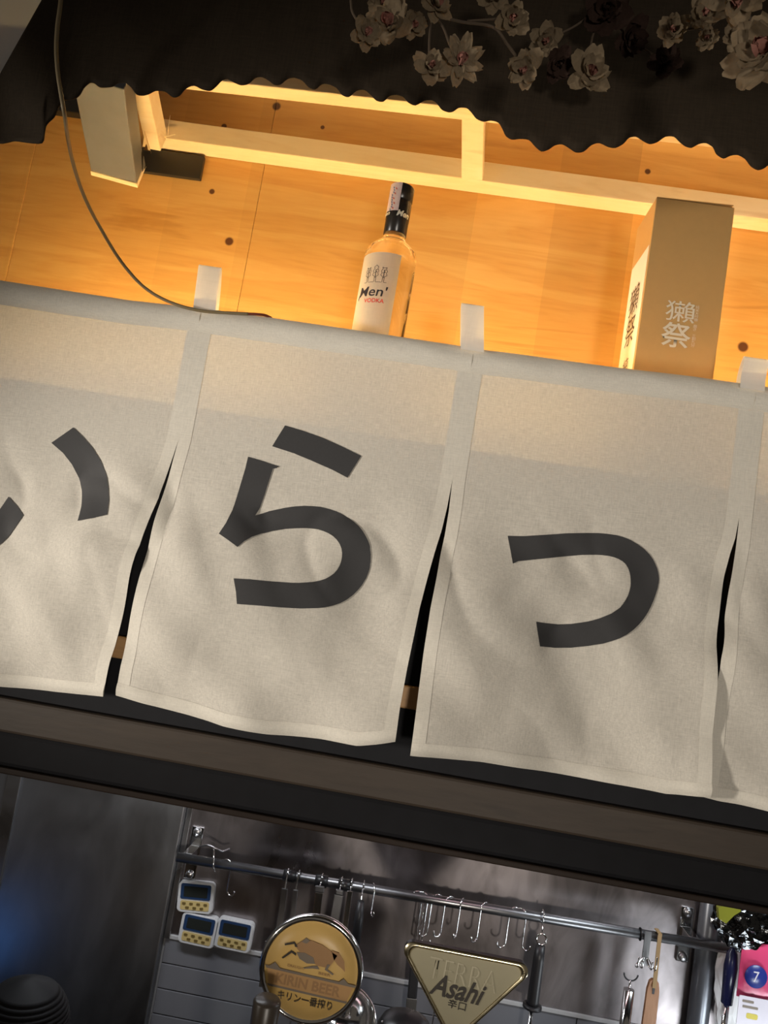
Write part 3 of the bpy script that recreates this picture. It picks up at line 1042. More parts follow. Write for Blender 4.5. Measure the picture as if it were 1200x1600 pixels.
# grey wrapped arm of the awning at the left
ga, gb = at(184, 262, 1.235), at(160, 112, 1.06)
arm = MB().beam(ga, gb, 0.078, 0.045, X, 0.002).build('support_arm', M['grey_arm'], awning)
dv = (gb - ga).normalized()
MB().beam(ga - dv * 0.010, ga - dv * 0.0005, 0.080, 0.046, X, 0.001).build('end_board', M['pine'], arm)
# loose clear film sticking out at the lower right corner
q = [at(226, 205, 1.19), at(230, 222, 1.19), at(236, 238, 1.20), at(233, 254, 1.21), at(222, 268, 1.215), at(221, 240, 1.20)]
MB().add([p for p in q] + [p + Vector((0, 0.0012, 0)) for p in q], [(0, 1, 2, 3, 4, 5), (11, 10, 9, 8, 7, 6)] + [(i, (i + 1) % 6, 6 + (i + 1) % 6, 6 + i) for i in range(6)]).build('loose_film', M['film'], arm)

# black plates on the plywood
pa, pb = at(232, 258, YW), at(320, 264, YW)
tag(MB().box(at(200, 255, YW).x, at(319, 262, YW).x, YW - 0.010, YW - 0.0007, (at(232, 276, YW).z + at(316, 281, YW).z) / 2, (at(232, 238, YW).z + at(316, 246, YW).z) / 2, 0.001).build('bracket_plate', M['black_tape']),
    'black bracket plate on the plywood under the pine rail', 'bracket')
tag(MB().box(at(-30, 150, YW).x, at(135, 170, YW).x, YW - 0.02, YW - 0.0007, at(105, 184, YW).z, at(105, 140, YW).z, 0.002).build('bracket_bar', M['black_tape']),
    'black bar on the plywood left of the grey awning arm', 'bracket')

# =================================================================== AWNING VALANCE
EDGE = [(-56, 217), (-40, 220), (-20, 216), (0, 224), (12, 222), (22, 219), (40, 222), (67, 225), (70, 205), (73, 193), (85, 183), (90, 172), (96, 160), (104, 155), (115, 155), (125, 148), (130, 137), (140, 128), (147, 129), (155, 136), (165, 136), (175, 135), (183, 129), (195, 128), (204, 135), (213, 148), (224, 149), (233, 146), (242, 141), (251, 141), (259, 143), (270, 152), (280, 150), (290, 137), (303, 132), (315, 139), (328, 142), (337, 135), (347, 124), (355, 122), (365, 128), (376, 133), (388, 131), (399, 120), (409, 119), (420, 125), (428, 132), (438, 132), (449, 122), (459, 120), (472, 124), (482, 136), (492, 140), (503, 130), (513, 130), (526, 136), (534, 148), (545, 152), (557, 140), (570, 139), (580, 148), (588, 157), (599, 159), (609, 148), (620, 147), (630, 150), (638, 160), (649, 165), (663, 156), (676, 155), (684, 162), (690, 171), (701, 175), (708, 174), (717, 167), (729, 167), (737, 175), (744, 185), (756, 190), (767, 187), (779, 190), (785, 200), (790, 212), (800, 218), (812, 216), (827, 217), (835, 227), (846, 237), (858, 233), (867, 226), (879, 224), (890, 231), (900, 238), (912, 237), (925, 225), (937, 222), (950, 229), (962, 231), (975, 224), (983, 214), (994, 212), (1004, 219), (1015, 225), (1027, 222), (1040, 212), (1054, 212), (1062, 221), (1071, 228), (1081, 231), (1092, 224), (1104, 222), (1115, 229), (1119, 240), (1131, 248), (1142, 242), (1154, 241), (1165, 247), (1173, 259), (1185, 266), (1196, 262)]
k = 1196
while k < 1720:
    for dx, dy in ((12, -6), (12, 0), (10, 10), (10, 14)):
        k += dx
        EDGE.append((k, EDGE[-1][1] + dy - 9.5 + 0.17 * dx * 1.0 * 2))
YA = 0.72


def densify(e):
    out = []
    for a, b in zip(e, e[1:]):
        n = 3
        for i in range(n):
            out.append((a[0] + (b[0] - a[0]) * i / n, a[1] + (b[1] - a[1]) * i / n))
    out.append(e[-1])
    return out


def smooth(e):
    return [e[0]] + [((e[i - 1][0] + 2 * e[i][0] + e[i + 1][0]) / 4, (e[i - 1][1] + 2 * e[i][1] + e[i + 1][1]) / 4) for i in range(1, len(e) - 1)] + [e[-1]]


ED = smooth(densify(EDGE))
rows = 26
vs, fs = [], []
for (px, py) in ED:
    if px < 75:
        tx, ty = px, min(py - 2.0, max(-260, 115 - 1.77 * px))      # the end of the cloth runs slanting up to the right
    else:
        kk = min(1.0, (px - 75) / 120.0)
        tx, ty = px + 30 * kk, -18 - 240 * kk
    for j in range(rows + 1):
        t = j / rows
        q0 = at(px + (tx - px) * t, py + (ty - py) * t, YA)
        fold = 0.009 * math.sin((q0.x + 0.75 * q0.z) * 46) * math.exp(-max(0, (px - 20) / 150.0)) * min(1, t * 3 + 0.3)
        wav = 0.006 * noise.noise(Vector((q0.x * 6, q0.z * 3, 2.2)))
        vs.append(at(px + (tx - px) * t, py + (ty - py) * t, YA + wav + fold + 0.03 * t * t * min(1, max(0, (px - 75) / 200))))
n = rows + 1
for i in range(len(ED) - 1):
    for j in range(rows):
        fs.append((i * n + j, (i + 1) * n + j, (i + 1) * n + j + 1, i * n + j + 1))
vo = MB().add(vs, fs, True).build('valance', M['awning'], awning, recalc=False)
sm = vo.modifiers.new('thickness', 'SOLIDIFY')
sm.thickness = 0.0012
# roof of the awning, sloping back up to the wall
zt_v = at(700, -255, YA).z
MB().grid(lambda s, t: Vector((-0.30 + 1.65 * s, YA + 0.055 + (YW - YA - 0.06) * t, zt_v - 0.01 + 0.30 * t + 0.012 * math.sin(s * 40) * t * (1 - t))), 60, 10).build('roof_cloth', M['awning'], awning, recalc=False)

# =================================================================== CABLE
cp = [(98, -60, .66), (95, 0, .665), (90, 40, .672), (88, 75, .678), (90, 110, .684), (95, 145, .69), (101, 180, .70), (106, 215, .74), (113, 250, .79), (125, 290, .84), (140, 325, .88), (158, 358, .915), (178, 392, .945), (198, 420, .965), (222, 446, .975), (250, 465, .979), (285, 479, .981), (320, 486.5, .982), (360, 489, .983), (388, 490.5, .986)]


def catmull(P, n=6):
    out = []
    for i in range(len(P) - 1):
        p0, p1, p2, p3 = P[max(i - 1, 0)], P[i], P[i + 1], P[min(i + 2, len(P) - 1)]
        for k in range(n):
            t = k / n
            out.append(0.5 * ((2 * p1) + (p2 - p0) * t + (2 * p0 - 5 * p1 + 4 * p2 - p3) * t * t + (3 * p1 - p0 - 3 * p2 + p3) * t ** 3))
    out.append(P[-1])
    return out


cw = catmull([at(a, b, c) for a, b, c in cp])
cable = thing('power_cable', at(388, 490, .986), 'thin olive cable hanging past the awning down to the curtain top', 'cable')
MB().tube(cw, 0.0021, 10).build('cable_run', M['cable'], cable)
MB().tube(catmull([at(386, 490.4, .986), at(402, 491, .990), at(414, 492.5, .996), at(424, 497, 1.004)]), 0.0018, 10).build('cable_end', M['cable_red'], cable)

# =================================================================== BLOSSOMS
def petal_mesh(name, L, Wd, cup, curl, mat):
    mb = MB()

    def f(s, t):
        wv = Wd * (math.sin(math.pi * min(1, 0.12 + 0.80 * t)) ** 0.7) * (1.0 - 0.12 * math.exp(-((t - 1) / 0.12) ** 2) * (1 - abs(2 * s - 1)))
        x = (s - 0.5) * 2 * wv / 2
        zz = cup * (2 * s - 1) ** 2 * 0.5 + curl * t * t + 0.0012 * math.sin(9 * s + 5 * t)
        return Vector((x, L * t * (1 - 0.10 * math.exp(-((s - 0.5) / 0.10) ** 2) * (t > 0.9)), zz))
    mb.grid(f, 5, 5)
    me_o = mb.build(name, mat, None, recalc=False)
    me = me_o.data
    bpy.data.objects.remove(me_o)
    return me


PM = [petal_mesh('petal', 0.0225, 0.0185, 0.004, 0.003, M['petal']), petal_mesh('petal', 0.017, 0.014, 0.005, 0.006, M['petal']), petal_mesh('petal', 0.009, 0.010, 0.003, 0.005, M['petal_pink'])]
PS = [petal_mesh('petal', 0.0235, 0.0115, 0.003, 0.002, M['petal']), petal_mesh('petal', 0.016, 0.009, 0.003, 0.004, M['petal']), PM[2]]
PD = [petal_mesh('petal', 0.0225, 0.0200, 0.004, 0.003, M['petal_shaded']), petal_mesh('petal', 0.017, 0.015, 0.005, 0.006, M['petal_shaded']), petal_mesh('petal', 0.009, 0.010, 0.003, 0.005, M['petal_shaded'])]
st_me = MB().lathe([(0.0, -0.004), (0.003, -0.002), (0.0026, 0.003), (0.0, 0.0045)], n=8)
random.seed(5)


def blossom(parent, px, py, Y, dpx, seed, face=None, n_out=6, n_in=4, kind=None):
    pm = kind or PM
    rnd = random.Random(seed)
    c = at(px, py, Y)
    k = dpx * Y / FPX / 0.042
    nrm = Vector(face) if face else Vector((rnd.uniform(-0.6, 0.6), -1.0, rnd.uniform(-1.0, 0.1)))
    q = nrm.to_track_quat('Z', 'Y').to_matrix().to_4x4()
    mb = MB()
    mb.lathe([(0.0, -0.006 * k), (0.0035 * k, -0.002 * k), (0.003 * k, 0.003 * k), (0.0, 0.005 * k)], n=8)
    me = bpy.data.meshes.new('blossom')
    me.from_pydata(mb.v, [], mb.f)
    o = link('blossom', me, M['petal_pink'], None)
    o.matrix_world = Matrix.Translation(c) @ q
    o.parent = parent
    o.matrix_parent_inverse = Matrix.Translation(-Vector(parent.location))
    for layer, (cnt, me_) in enumerate(((n_out, pm[0]), (n_in, pm[1]), (3, pm[2]))):
        for i in range(cnt):
            a = 2 * math.pi * (i + 0.5 * layer + rnd.uniform(-0.15, 0.15)) / cnt
            tilt = R((4, 22, 50)[layer] + rnd.uniform(-20, 20))
            mloc = Matrix.Translation((0, 0, (0.0, 0.0015, 0.003)[layer] * k)) @ Matrix.Rotation(a, 4, 'Z') @ Matrix.Rotation(tilt, 4, 'X') @ Matrix.Scale(k * rnd.uniform(0.85, 1.12), 4)
            p = bpy.data.objects.new('petal', me_)
            C.objects.link(p)
            p.parent = o
            p.matrix_local = mloc
    return o


def twig(parent, pts, r=0.0011):
    MB().tube(catmull([at(*p) for p in pts], 5), r, 6).build('twig', M['twig'], parent)


bl = thing('blossom_branch', at(690, -40, 0.63), 'silk cherry blossom spray hanging over the middle of the awning', 'flowers', 'silk blossom sprays on the awning')
for i, (px, py, Y, d) in enumerate([(572, 54, .61, 58), (612, 38, .62, 74), (646, 36, .63, 48), (680, 10, .62, 54), (672, 106, .60, 62), (719, 98, .60, 76), (800, 28, .63, 62), (772, -8, .64, 46), (821, 108, .62, 66), (600, 2, .64, 50)]):
    if i == 5:
        blossom(bl, px, py, Y, d, 20 + i, (0.25, -1, -0.3), 8, 5, PS)
    else:
        blossom(bl, px, py, Y, d * (0.95 + 0.2 * (i % 2)), 20 + i)
twig(bl, [(545, -40, .625), (548, 0, .62), (552, 22, .615), (572, 50, .612)])
twig(bl, [(678, -40, .635), (675, 20, .63), (671, 60, .61), (671, 100, .602)])
twig(bl, [(675, 20, .63), (692, 42, .62), (703, 70, .608), (716, 96, .602)])
twig(bl, [(675, 22, .63), (720, 34, .635), (770, 42, .635), (792, 68, .63), (818, 105, .622)], 0.0014)
twig(bl, [(730, 33, .635), (770, 30, .635), (800, 28, .632)])
b2 = thing('blossom_branch', at(960, -60, 0.66), 'cream silk blossom spray with shade painted on some petals, right of the middle spray', 'flowers', 'silk blossom sprays on the awning')
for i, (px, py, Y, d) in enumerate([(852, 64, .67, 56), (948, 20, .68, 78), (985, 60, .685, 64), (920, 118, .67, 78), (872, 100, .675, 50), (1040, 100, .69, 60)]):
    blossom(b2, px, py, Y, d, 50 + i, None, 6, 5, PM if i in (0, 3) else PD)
twig(b2, [(930, -60, .68), (940, 10, .69), (925, 60, .685), (918, 115, .68)])
twig(b2, [(940, 10, .69), (900, 40, .685), (855, 62, .68)])
twig(b2, [(940, 10, .69), (985, 60, .695), (1040, 98, .70)])
b3 = thing('blossom_branch', at(1150, -60, 0.56), 'pink silk blossom spray hanging nearest the right edge of the picture', 'flowers', 'silk blossom sprays on the awning')
for i, (px, py, Y, d, fc) in enumerate([(1052, 48, .61, 52, None), (1100, 20, .60, 56, None), (1106, 60, .60, 36, None), (1150, -8, .53, 92, (0, -0.5, -1)), (1198, 82, .52, 128, (-0.75, -0.7, -0.15)), (1152, 58, .62, 44, None)]):
    blossom(b3, px, py, Y, d, 80 + i, fc, 7, 6)
twig(b3, [(1160, -60, .60), (1140, 0, .60), (1110, 40, .605), (1055, 46, .612)])
twig(b3, [(1160, -60, .60), (1165, 0, .59), (1180, 50, .55), (1196, 80, .525)])

# =================================================================== KITCHEN RAIL
YRD = 1.69
ra0, ra1 = at(277, 1339, YRD), at(1148, 1484, YRD)
zra = (ra0.z + ra1.z) / 2
RZ = lambda px, py: zra
rail = thing('utensil_rail', (0.2, YRD, zra), 'long steel utensil rail across the kitchen wall', 'rail')
rr = 0.0098
MB().tube([(ra0.x, YRD, ra0.z), ((ra0.x + ra1.x) / 2, YRD, (ra0.z + ra1.z) / 2), (ra1.x, YRD, ra1.z)], rr, 20).build('rod', M['rod'], rail)


def rz(x):
    return ra0.z + (ra1.z - ra0.z) * (x - ra0.x) / (ra1.x - ra0.x)


for px, py in ((292, 1340), (1086, 1470)):
    bxx = at(px, py, YRD).x
    zz = rz(bxx)
    br = MB().box(bxx - 0.014, bxx + 0.014, YK - 0.006, YK - 0.0005, zz - 0.062, zz + 0.050, 0.002).box(bxx - 0.010, bxx + 0.010, YRD + 0.002, YK - 0.0055, zz - 0.010, zz + 0.010, 0.002).build('bracket', M['chrome'], rail)
    for dz in (0.040, -0.052):
        MB().lathe([(0.009, 0), (0.009, 0.004), (0.006, 0.006), (0.0, 0.0065)], (bxx, YK - 0.0062, zz + dz), 12, FRONT).build('bolt', M['brushed'], br)
for px in (452, 503, 540):
    xx = at(px, 1370, YRD).x
    MB().tube([(xx - 0.013, YRD, rz(xx) + 0.0), (xx + 0.013, YRD, rz(xx))], rr + 0.0022, 20).build('black_collar', M['black'], rail)


def s_hook(px, length_px, label, turn=0.0, r=0.0014):
    p = at(px, 1400, YRD)
    zz = rz(p.x)
    L = length_px * YRD / FPX
    pts = []
    ca, sa = math.cos(turn), math.sin(turn)

    def P(a, b):
        return Vector((p.x + a * sa, YRD - a * ca, zz + b))
    R1 = rr + r + 0.0004
    for i in range(9):
        t = math.pi * (1.15 - 1.15 * i / 8)
        pts.append(P(R1 * math.cos(t), R1 * math.sin(t)))
    r2 = 0.009
    zb = -L + r2
    pts.append(P(R1, -0.012))
    for i in range(9):
        t = math.pi * (1.1 * i / 8)
        pts.append(P(R1 + r2 * 0 + r2 * (1 - math.cos(t)), zb - r2 * math.sin(t)))
    o = MB().tube(catmull(pts, 3), r, 8).build('s_hook', M['chrome'])
    return tag(o, label, 'hook', 'steel hooks on the utensil rail')


HK = [(346, 40, 1.2, 'lone steel hook on the rail just above the uppermost timer'),
      (581, 32, 0.3, 'short steel hook on the rail beside the dark ladle handle'),
      (652, 70, 1.9, 'longest steel hook of the rail, above the left corner of the triangle badge'),
      (661, 62, 1.2, 'steel hook close against the longest hook on the rail'),
      (684, 52, -1.2, 'steel hook above the triangle badge, first right of the close pair'),
      (704, 48, -1.0, 'steel hook above the triangle badge, second right of the close pair'),
      (724, 44, -0.4, 'steel hook above the triangle badge, third right of the close pair'),
      (760, 46, -0.8, 'steel hook standing alone on the rail above the triangle badge middle'),
      (808, 50, -1.3, 'steel hook above the right corner of the triangle badge'),
      (818, 46, 1.0, 'steel hook just left of the sharpening steel on the rail')]
for px, L, tn, lb_ in HK:
    s_hook(px, L, lb_, tn)


def hang(px, py, Y):
    p = at(px, py, Y)
    return p.x, p.z


# black handled sharpening steel
x, zt_ = hang(845, 1474, 1.672)
zb_ = at(836, 1576, 1.672).z
ss = thing('sharpening_steel', (x, 1.672, zb_ - 0.2), 'sharpening steel with a black grip hanging from the rail', 'tool')
MB().tube([(x, 1.672, zt_ - 0.004), (x, 1.672, zt_ - 0.03), (x, 1.672, zb_ + 0.014), (x, 1.672, zb_ + 0.008)], [0.0095, 0.0115, 0.0125, 0.0125], 16).build('grip', M['dark_grip'], ss)
MB().lathe([(0.012, 0), (0.0195, 0.002), (0.0195, 0.007), (0.012, 0.0085)], (x, 1.672, zb_ - 0.001), 20).build('guard', M['dark_grip'], ss)
MB().tube([(x, 1.672, zb_ - 0.24), (x, 1.672, zb_ - 0.0015)], 0.0045, 12).build('steel_rod', M['chrome'], ss)
pts = [Vector((x + 0.010 * math.cos(t), 1.672, zt_ + 0.008 + 0.011 * math.sin(t))) for t in [2 * math.pi * i / 20 for i in range(21)]]
MB().tube(pts, 0.0017, 8).build('hanging_ring', M['chrome'], ss)
MB().tube(catmull([Vector((x, YRD - 0.012, rz(x) - 0.004)), Vector((x, YRD - 0.010, rz(x) + 0.012)), Vector((x, YRD + 0.010, rz(x) + 0.011)), Vector((x, YRD - 0.013, rz(x) - 0.015)), Vector((x, 1.672, zt_ + 0.018))]), 0.0013, 8).build('hook', M['chrome'], ss)

# steel whisk-like handle at the right
x, zt_ = hang(983, 1546, 1.668)
hs = thing('whisk', (x, 1.668, zt_ - 0.3), 'tool with a bright steel tube handle hanging beside the wooden spatula', 'utensil')
MB().tube([(x, 1.668, zt_ - 0.26), (x, 1.668, zt_)], 0.0105, 20).build('handle', M['chrome'], hs)
MB().tube([(x, 1.668, zt_), (x, 1.668, zt_ + 0.018)], 0.002, 8).build('neck', M['chrome'], hs)
MB().tube([Vector((x + 0.014 * math.cos(t), 1.668, zt_ + 0.030 + 0.013 * math.sin(t))) for t in [math.pi * (1.0 + i / 10) for i in range(11)]], 0.0016, 8).build('hanging_ring', M['dark_grip'], hs)
for k in range(4):
    a = k * math.pi / 4
    MB().tube([Vector((x + 0.026 * math.sin(u) * math.cos(a), 1.668 + 0.012 * math.sin(u) * math.sin(a), zt_ - 0.26 - 0.07 * (1 - math.cos(u)))) for u in [math.pi * i / 12 for i in range(13)]], 0.0011, 6).build('wire', M['chrome'], hs)
# multi hook above it
x, zz = hang(1008, 1500, 1.676)
mh = thing('hook_plate', (x, 1.676, zz), 'four-pronged steel wire hook hanging from the rail left of the wooden spatula', 'hook')
MB().box(x - 0.007, x + 0.007, 1.6765, 1.6785, zz - 0.012, rz(x) + 0.012, 0.0008).build('plate', M['brushed'], mh)
for dx, hh in ((-0.018, 0.020), (-0.009, 0.014), (0.010, 0.016), (0.018, 0.026)):
    MB().tube(catmull([Vector((x + dx * 0.3, 1.6755, zz + 0.004)), Vector((x + dx, 1.6735, zz - 0.012)), Vector((x + dx, 1.662, zz - 0.010)), Vector((x + dx, 1.660, zz - 0.010 + hh))]), 0.0013, 8).build('prong', M['chrome'], mh)
xa = at(1000, 1462, YRD).x
MB().tube([Vector((xa + 0.012 * 0, YRD + (rr + 0.0016) * math.cos(t), rz(xa) + (rr + 0.0016) * math.sin(t))) for t in [2 * math.pi * i / 16 for i in range(17)]], 0.0016, 8).build('ring', M['black'], mh)

# wooden spatula on its strap
x, zt_ = hang(1023, 1532, 1.664)
sp = thing('wooden_spatula', (x, 1.664, zt_ - 0.32), 'brown wooden spatula handle on a tan strap over the rail', 'utensil')
MB().prism([(-0.011, -0.28), (0.011, -0.28), (0.0135, -0.12), (0.012, -0.02), (0.009, -0.004), (0.004, 0.001), (-0.004, 0.001), (-0.009, -0.004), (-0.012, -0.02), (-0.0135, -0.12)], (x, 1.664, zt_), X, Z, Yv, 0.009).build('handle', M['wood_grip'], sp)
MB().box(x - 0.0022, x + 0.0022, 1.6632, 1.6642, zt_ - 0.026, zt_ - 0.006).build('slot', M['dark_grip'], sp)
xs_, zs_ = x + 0.004, rz(x)
MB().beam((x, 1.662, zt_ - 0.014), (xs_, YRD - 0.0125, zs_ + 0.006), 0.008, 0.002, X).beam((xs_, YRD - 0.0135, zs_ + 0.0115), (xs_, YRD + 0.012, zs_ + 0.0115), 0.008, 0.0018, X).beam((xs_, YRD - 0.0125, zs_ + 0.004), (xs_, YRD - 0.0135, zs_ + 0.0115), 0.008, 0.002, X).build('strap', M['strap'], sp)

# ladles and turners left, behind the round badge
def hung_tool(name, px0, py0, px1, py1, Y, label, parts):
    a, b = at(px0, py0, Y), at(px1, py1, Y)
    t = thing(name, b, label, 'utensil', 'cooking tools on the rail')
    for nm, k0, k1, wd, th_, mt in parts:
        MB().beam(a.lerp(b, k0), a.lerp(b, k1), wd, th_, X, min(wd, th_) * 0.3).build(nm, M[mt], t)
    hk = [Vector((a.x, YRD + 0.0125, rz(a.x) - 0.002)), Vector((a.x, YRD + 0.006, rz(a.x) + 0.0122)), Vector((a.x, YRD - 0.0065, rz(a.x) + 0.0122)), Vector((a.x, YRD - 0.0128, rz(a.x))), a - Z * 0.004]
    MB().tube(catmull(hk, 4), 0.0015, 8).build('hook', M['chrome'], t)
    return t


hung_tool('turner', 445, 1388, 425, 1530, 1.672, 'dull steel turner handle hanging leftmost behind the round badge', [('handle', 0.0, 0.6, 0.013, 0.004, 'brushed'), ('blade', 0.6, 1.1, 0.05, 0.002, 'brushed')])
hung_tool('turner', 462, 1390, 446, 1530, 1.668, 'darker steel handle second from the left behind the round badge', [('handle', 0.0, 0.65, 0.010, 0.005, 'brushed'), ('blade', 0.65, 1.1, 0.045, 0.002, 'brushed')])
hung_tool('turner', 500, 1384, 483, 1530, 1.665, 'bright flat steel handle with a band above the round badge', [('handle', 0.07, 0.75, 0.016, 0.004, 'chrome'), ('band', 0.0, 0.068, 0.019, 0.006, 'brushed'), ('blade', 0.75, 1.1, 0.06, 0.002, 'brushed')])
hung_tool('turner', 531, 1390, 506, 1530, 1.662, 'broad steel handle right of the bright one above the round badge', [('handle', 0.06, 0.75, 0.019, 0.004, 'brushed'), ('band', 0.0, 0.058, 0.016, 0.007, 'brushed'), ('blade', 0.75, 1.1, 0.06, 0.002, 'brushed')])
hung_tool('turner', 547, 1392, 530, 1520, 1.658, 'slim steel handle leaning beside the black ladle grip', [('handle', 0.0, 0.8, 0.010, 0.004, 'chrome'), ('blade', 0.8, 1.1, 0.04, 0.002, 'brushed')])
# ladle with a black grip and a steel bowl
la, lbm = at(564, 1408, 1.655), at(552, 1500, 1.655)
lc = at(542, 1590, 1.63)
ld = thing('ladle', lc, 'steel ladle with a black grip, its bowl beside the round badge', 'utensil', 'cooking tools on the rail')
MB().tube([la, la.lerp(lbm, 0.3), lbm], [0.007, 0.0095, 0.009], 14).build('grip', M['dark_grip'], ld)
MB().tube([lbm, lbm.lerp(lc, 0.45)], 0.004, 10).build('shaft', M['chrome'], ld)
prof = [(0.064 * math.sin(t), -0.064 * math.cos(t)) for t in [math.pi / 2 * i / 10 for i in range(11)]]
prof2 = [(r * 0.96, h * 0.96) for r, h in reversed(prof)]
MB().lathe(prof + prof2, lc + Vector((0, 0.02, -0.006)), 36, (0.25, -0.55, 0.8)).build('bowl', M['chrome'], ld)
MB().tube(catmull([la, la + Vector((0, 0.01, 0.012)), Vector((la.x, YRD - 0.0128, rz(la.x))), Vector((la.x, YRD - 0.006, rz(la.x) + 0.0122)), Vector((la.x, YRD + 0.008, rz(la.x) + 0.0118))], 4), 0.0014, 8).build('hook', M['chrome'], ld)
# dark handled tools in front of the tiles behind the triangle badge
for (a, b, c, d, lab_) in ((648, 1520, 640, 1600, 'black handled tool hanging left of the triangle badge'),):
    t = thing('kitchen_knife', at(c, d, 1.70), lab_, 'utensil')
    p0, p1 = at(a, b - 10, 1.70), at(c, d, 1.70)
    MB().beam(p0, p0.lerp(p1, 0.55), 0.020, 0.010, X, 0.003).build('grip', M['dark_grip'], t)
    MB().beam(p0.lerp(p1, 0.56), p0.lerp(p1, 2.2), 0.022, 0.002, X, 0.0005).build('blade', M['brushed'], t)
    MB().tube(catmull([p0, p0 + Vector((0, 0, 0.02)), Vector((p0.x, YRD + 0.002, rz(p0.x) - 0.013))], 3), 0.0012, 8).build('wire', M['chrome'], t)

# =================================================================== TIMERS
def rrect(w_, h_, r, n=5):
    out = []
    for cx, cy, a0 in ((w_ / 2 - r, h_ / 2 - r, 0), (-w_ / 2 + r, h_ / 2 - r, 90), (-w_ / 2 + r, -h_ / 2 + r, 180), (w_ / 2 - r, -h_ / 2 + r, 270)):
        for i in range(n + 1):
            a = R(a0 + 90 * i / n)
            out.append((cx + r * math.cos(a), cy + r * math.sin(a)))
    return out


def timer(px, py, wpx, hpx, tilt, label):
    Y0 = YK - 0.001
    c = at(px, py, Y0 - 0.012)
    c.y = Y0
    s = YK / FPX
    W_, H_ = wpx * s, hpx * s
    U = Vector((math.cos(R(tilt)), 0, math.sin(R(tilt))))
    V = Vector((-math.sin(R(tilt)), 0, math.cos(R(tilt))))
    t = thing('kitchen_timer', c, label, 'timer', 'kitchen timers on the wall')
    bd = MB().prism(rrect(W_, H_, 0.010), c, U, V, FRONT, 0.014).prism(rrect(W_ * 0.95, H_ * 0.95, 0.009), c + FRONT * 0.014, U, V, FRONT, 0.002).build('case', M['white_plastic'], t)
    o2 = c + FRONT * 0.0161
    bz = MB().prism(rrect(W_ * 0.84, H_ * 0.50, 0.004), o2 + V * H_ * 0.20, U, V, FRONT, 0.0012).build('bezel', M['blue_plastic'], t)
    MB().prism(rrect(W_ * 0.66, H_ * 0.34, 0.002), o2 + V * H_ * 0.20 + FRONT * 0.0013, U, V, FRONT, 0.0006).build('screen', M['screen'], bz)
    kp = MB().prism(rrect(W_ * 0.80, H_ * 0.30, 0.004), o2 - V * H_ * 0.25, U, V, FRONT, 0.0008).build('keypad', M['yellow_keys'], t)
    for row, (n_, dv_) in enumerate(((4, -0.19), (3, -0.32))):
        for i in range(n_):
            u = (i - (n_ - 1) / 2) * W_ * 0.20
            MB().prism(rrect(W_ * 0.10, H_ * 0.07, 0.0015, 2), o2 + V * H_ * dv_ + U * u + FRONT * 0.0009, U, V, FRONT, 0.0012).build('key', M['key_dark'], kp)
    return t


timer(306, 1402, 54, 44, 5, 'white kitchen timer with navy screen, uppermost of the three')
timer(310, 1453, 55, 44, -1.5, 'white kitchen timer with navy screen, lower left of the three')
timer(366, 1461, 55, 43, -1, 'white kitchen timer with navy screen, lower right of the three')

# clear plastic clip hook above the timers
x, zz = hang(332, 1330, 1.70)
ck = thing('wire_clip', (x, 1.70, zz), 'bent bright wire clip on top of the rail above the timers', 'clip')
MB().tube(catmull([Vector((x - 0.030, 1.70, zz + 0.004)), Vector((x - 0.010, 1.69, zz + 0.014)), Vector((x + 0.010, 1.69, zz + 0.010)), Vector((x + 0.022, 1.70, zz + 0.004)), Vector((x + 0.034, 1.71, zz + 0.008))]), 0.002, 8).build('wire', M['brushed'], ck)
MB().tube(catmull([Vector((x + 0.004, 1.69, zz + 0.008)), Vector((x + 0.010, 1.676, zz - 0.004)), Vector((x + 0.014, 1.672, zz - 0.022)), Vector((x + 0.018, 1.678, zz - 0.032))]), 0.0016, 8).build('hook', M['chrome'], ck)

# =================================================================== RIGHT END OF THE KITCHEN
YP = 1.715
pa, pb = at(1117, 1410, YP - 0.06), at(1085, 1600, YP - 0.06)
xp = (at(1111, 1420, 1.655 + 0.075).x + at(1088, 1590, 1.655 + 0.075).x) / 2
pole = tag(MB().tube([(xp, 1.727, 0.3), (xp, 1.727, 1.0), (xp, 1.727, SH - 0.03)], 0.0215, 24).build('steel_pole', M['pole']), 'grey steel pole standing at the right end of the rail', 'pole')
pole.data.materials[0] = M['pole']

# black foil bag with a yellow corner
rnd = random.Random(3)
fc = at(1168, 1440, 1.64)
bag = thing('foil_bag', fc, 'crumpled black foil bag with a yellow corner, right of the pole', 'bag')
bm = bmesh.new()
bmesh.ops.create_icosphere(bm, subdivisions=4, radius=1.0)
for v in bm.verts:
    q = v.co.copy()
    d = 1 + 0.20 * noise.noise(q * 2.3) + 0.10 * noise.noise(q * 6.0 + Vector((3, 1, 2))) + 0.06 * noise.noise(q * 13)
    v.co = fc + Vector((q.x * 0.066 * d, q.y * 0.028 * d, q.z * 0.056 * d))
me = bpy.data.meshes.new('bag_body')
bm.to_mesh(me)
bm.free()
bo = link('bag_body', me, M['foil_black'], bag)
yc = at(1140, 1424, 1.608)
MB().prism([(-0.018, -0.018), (-0.004, -0.024), (0.010, -0.006), (0.022, 0.004), (0.016, 0.018), (-0.008, 0.014), (-0.022, 0.002)], yc, X, Z, Yv, 0.012).build('yellow_patch', M['foil_yellow'], bag)

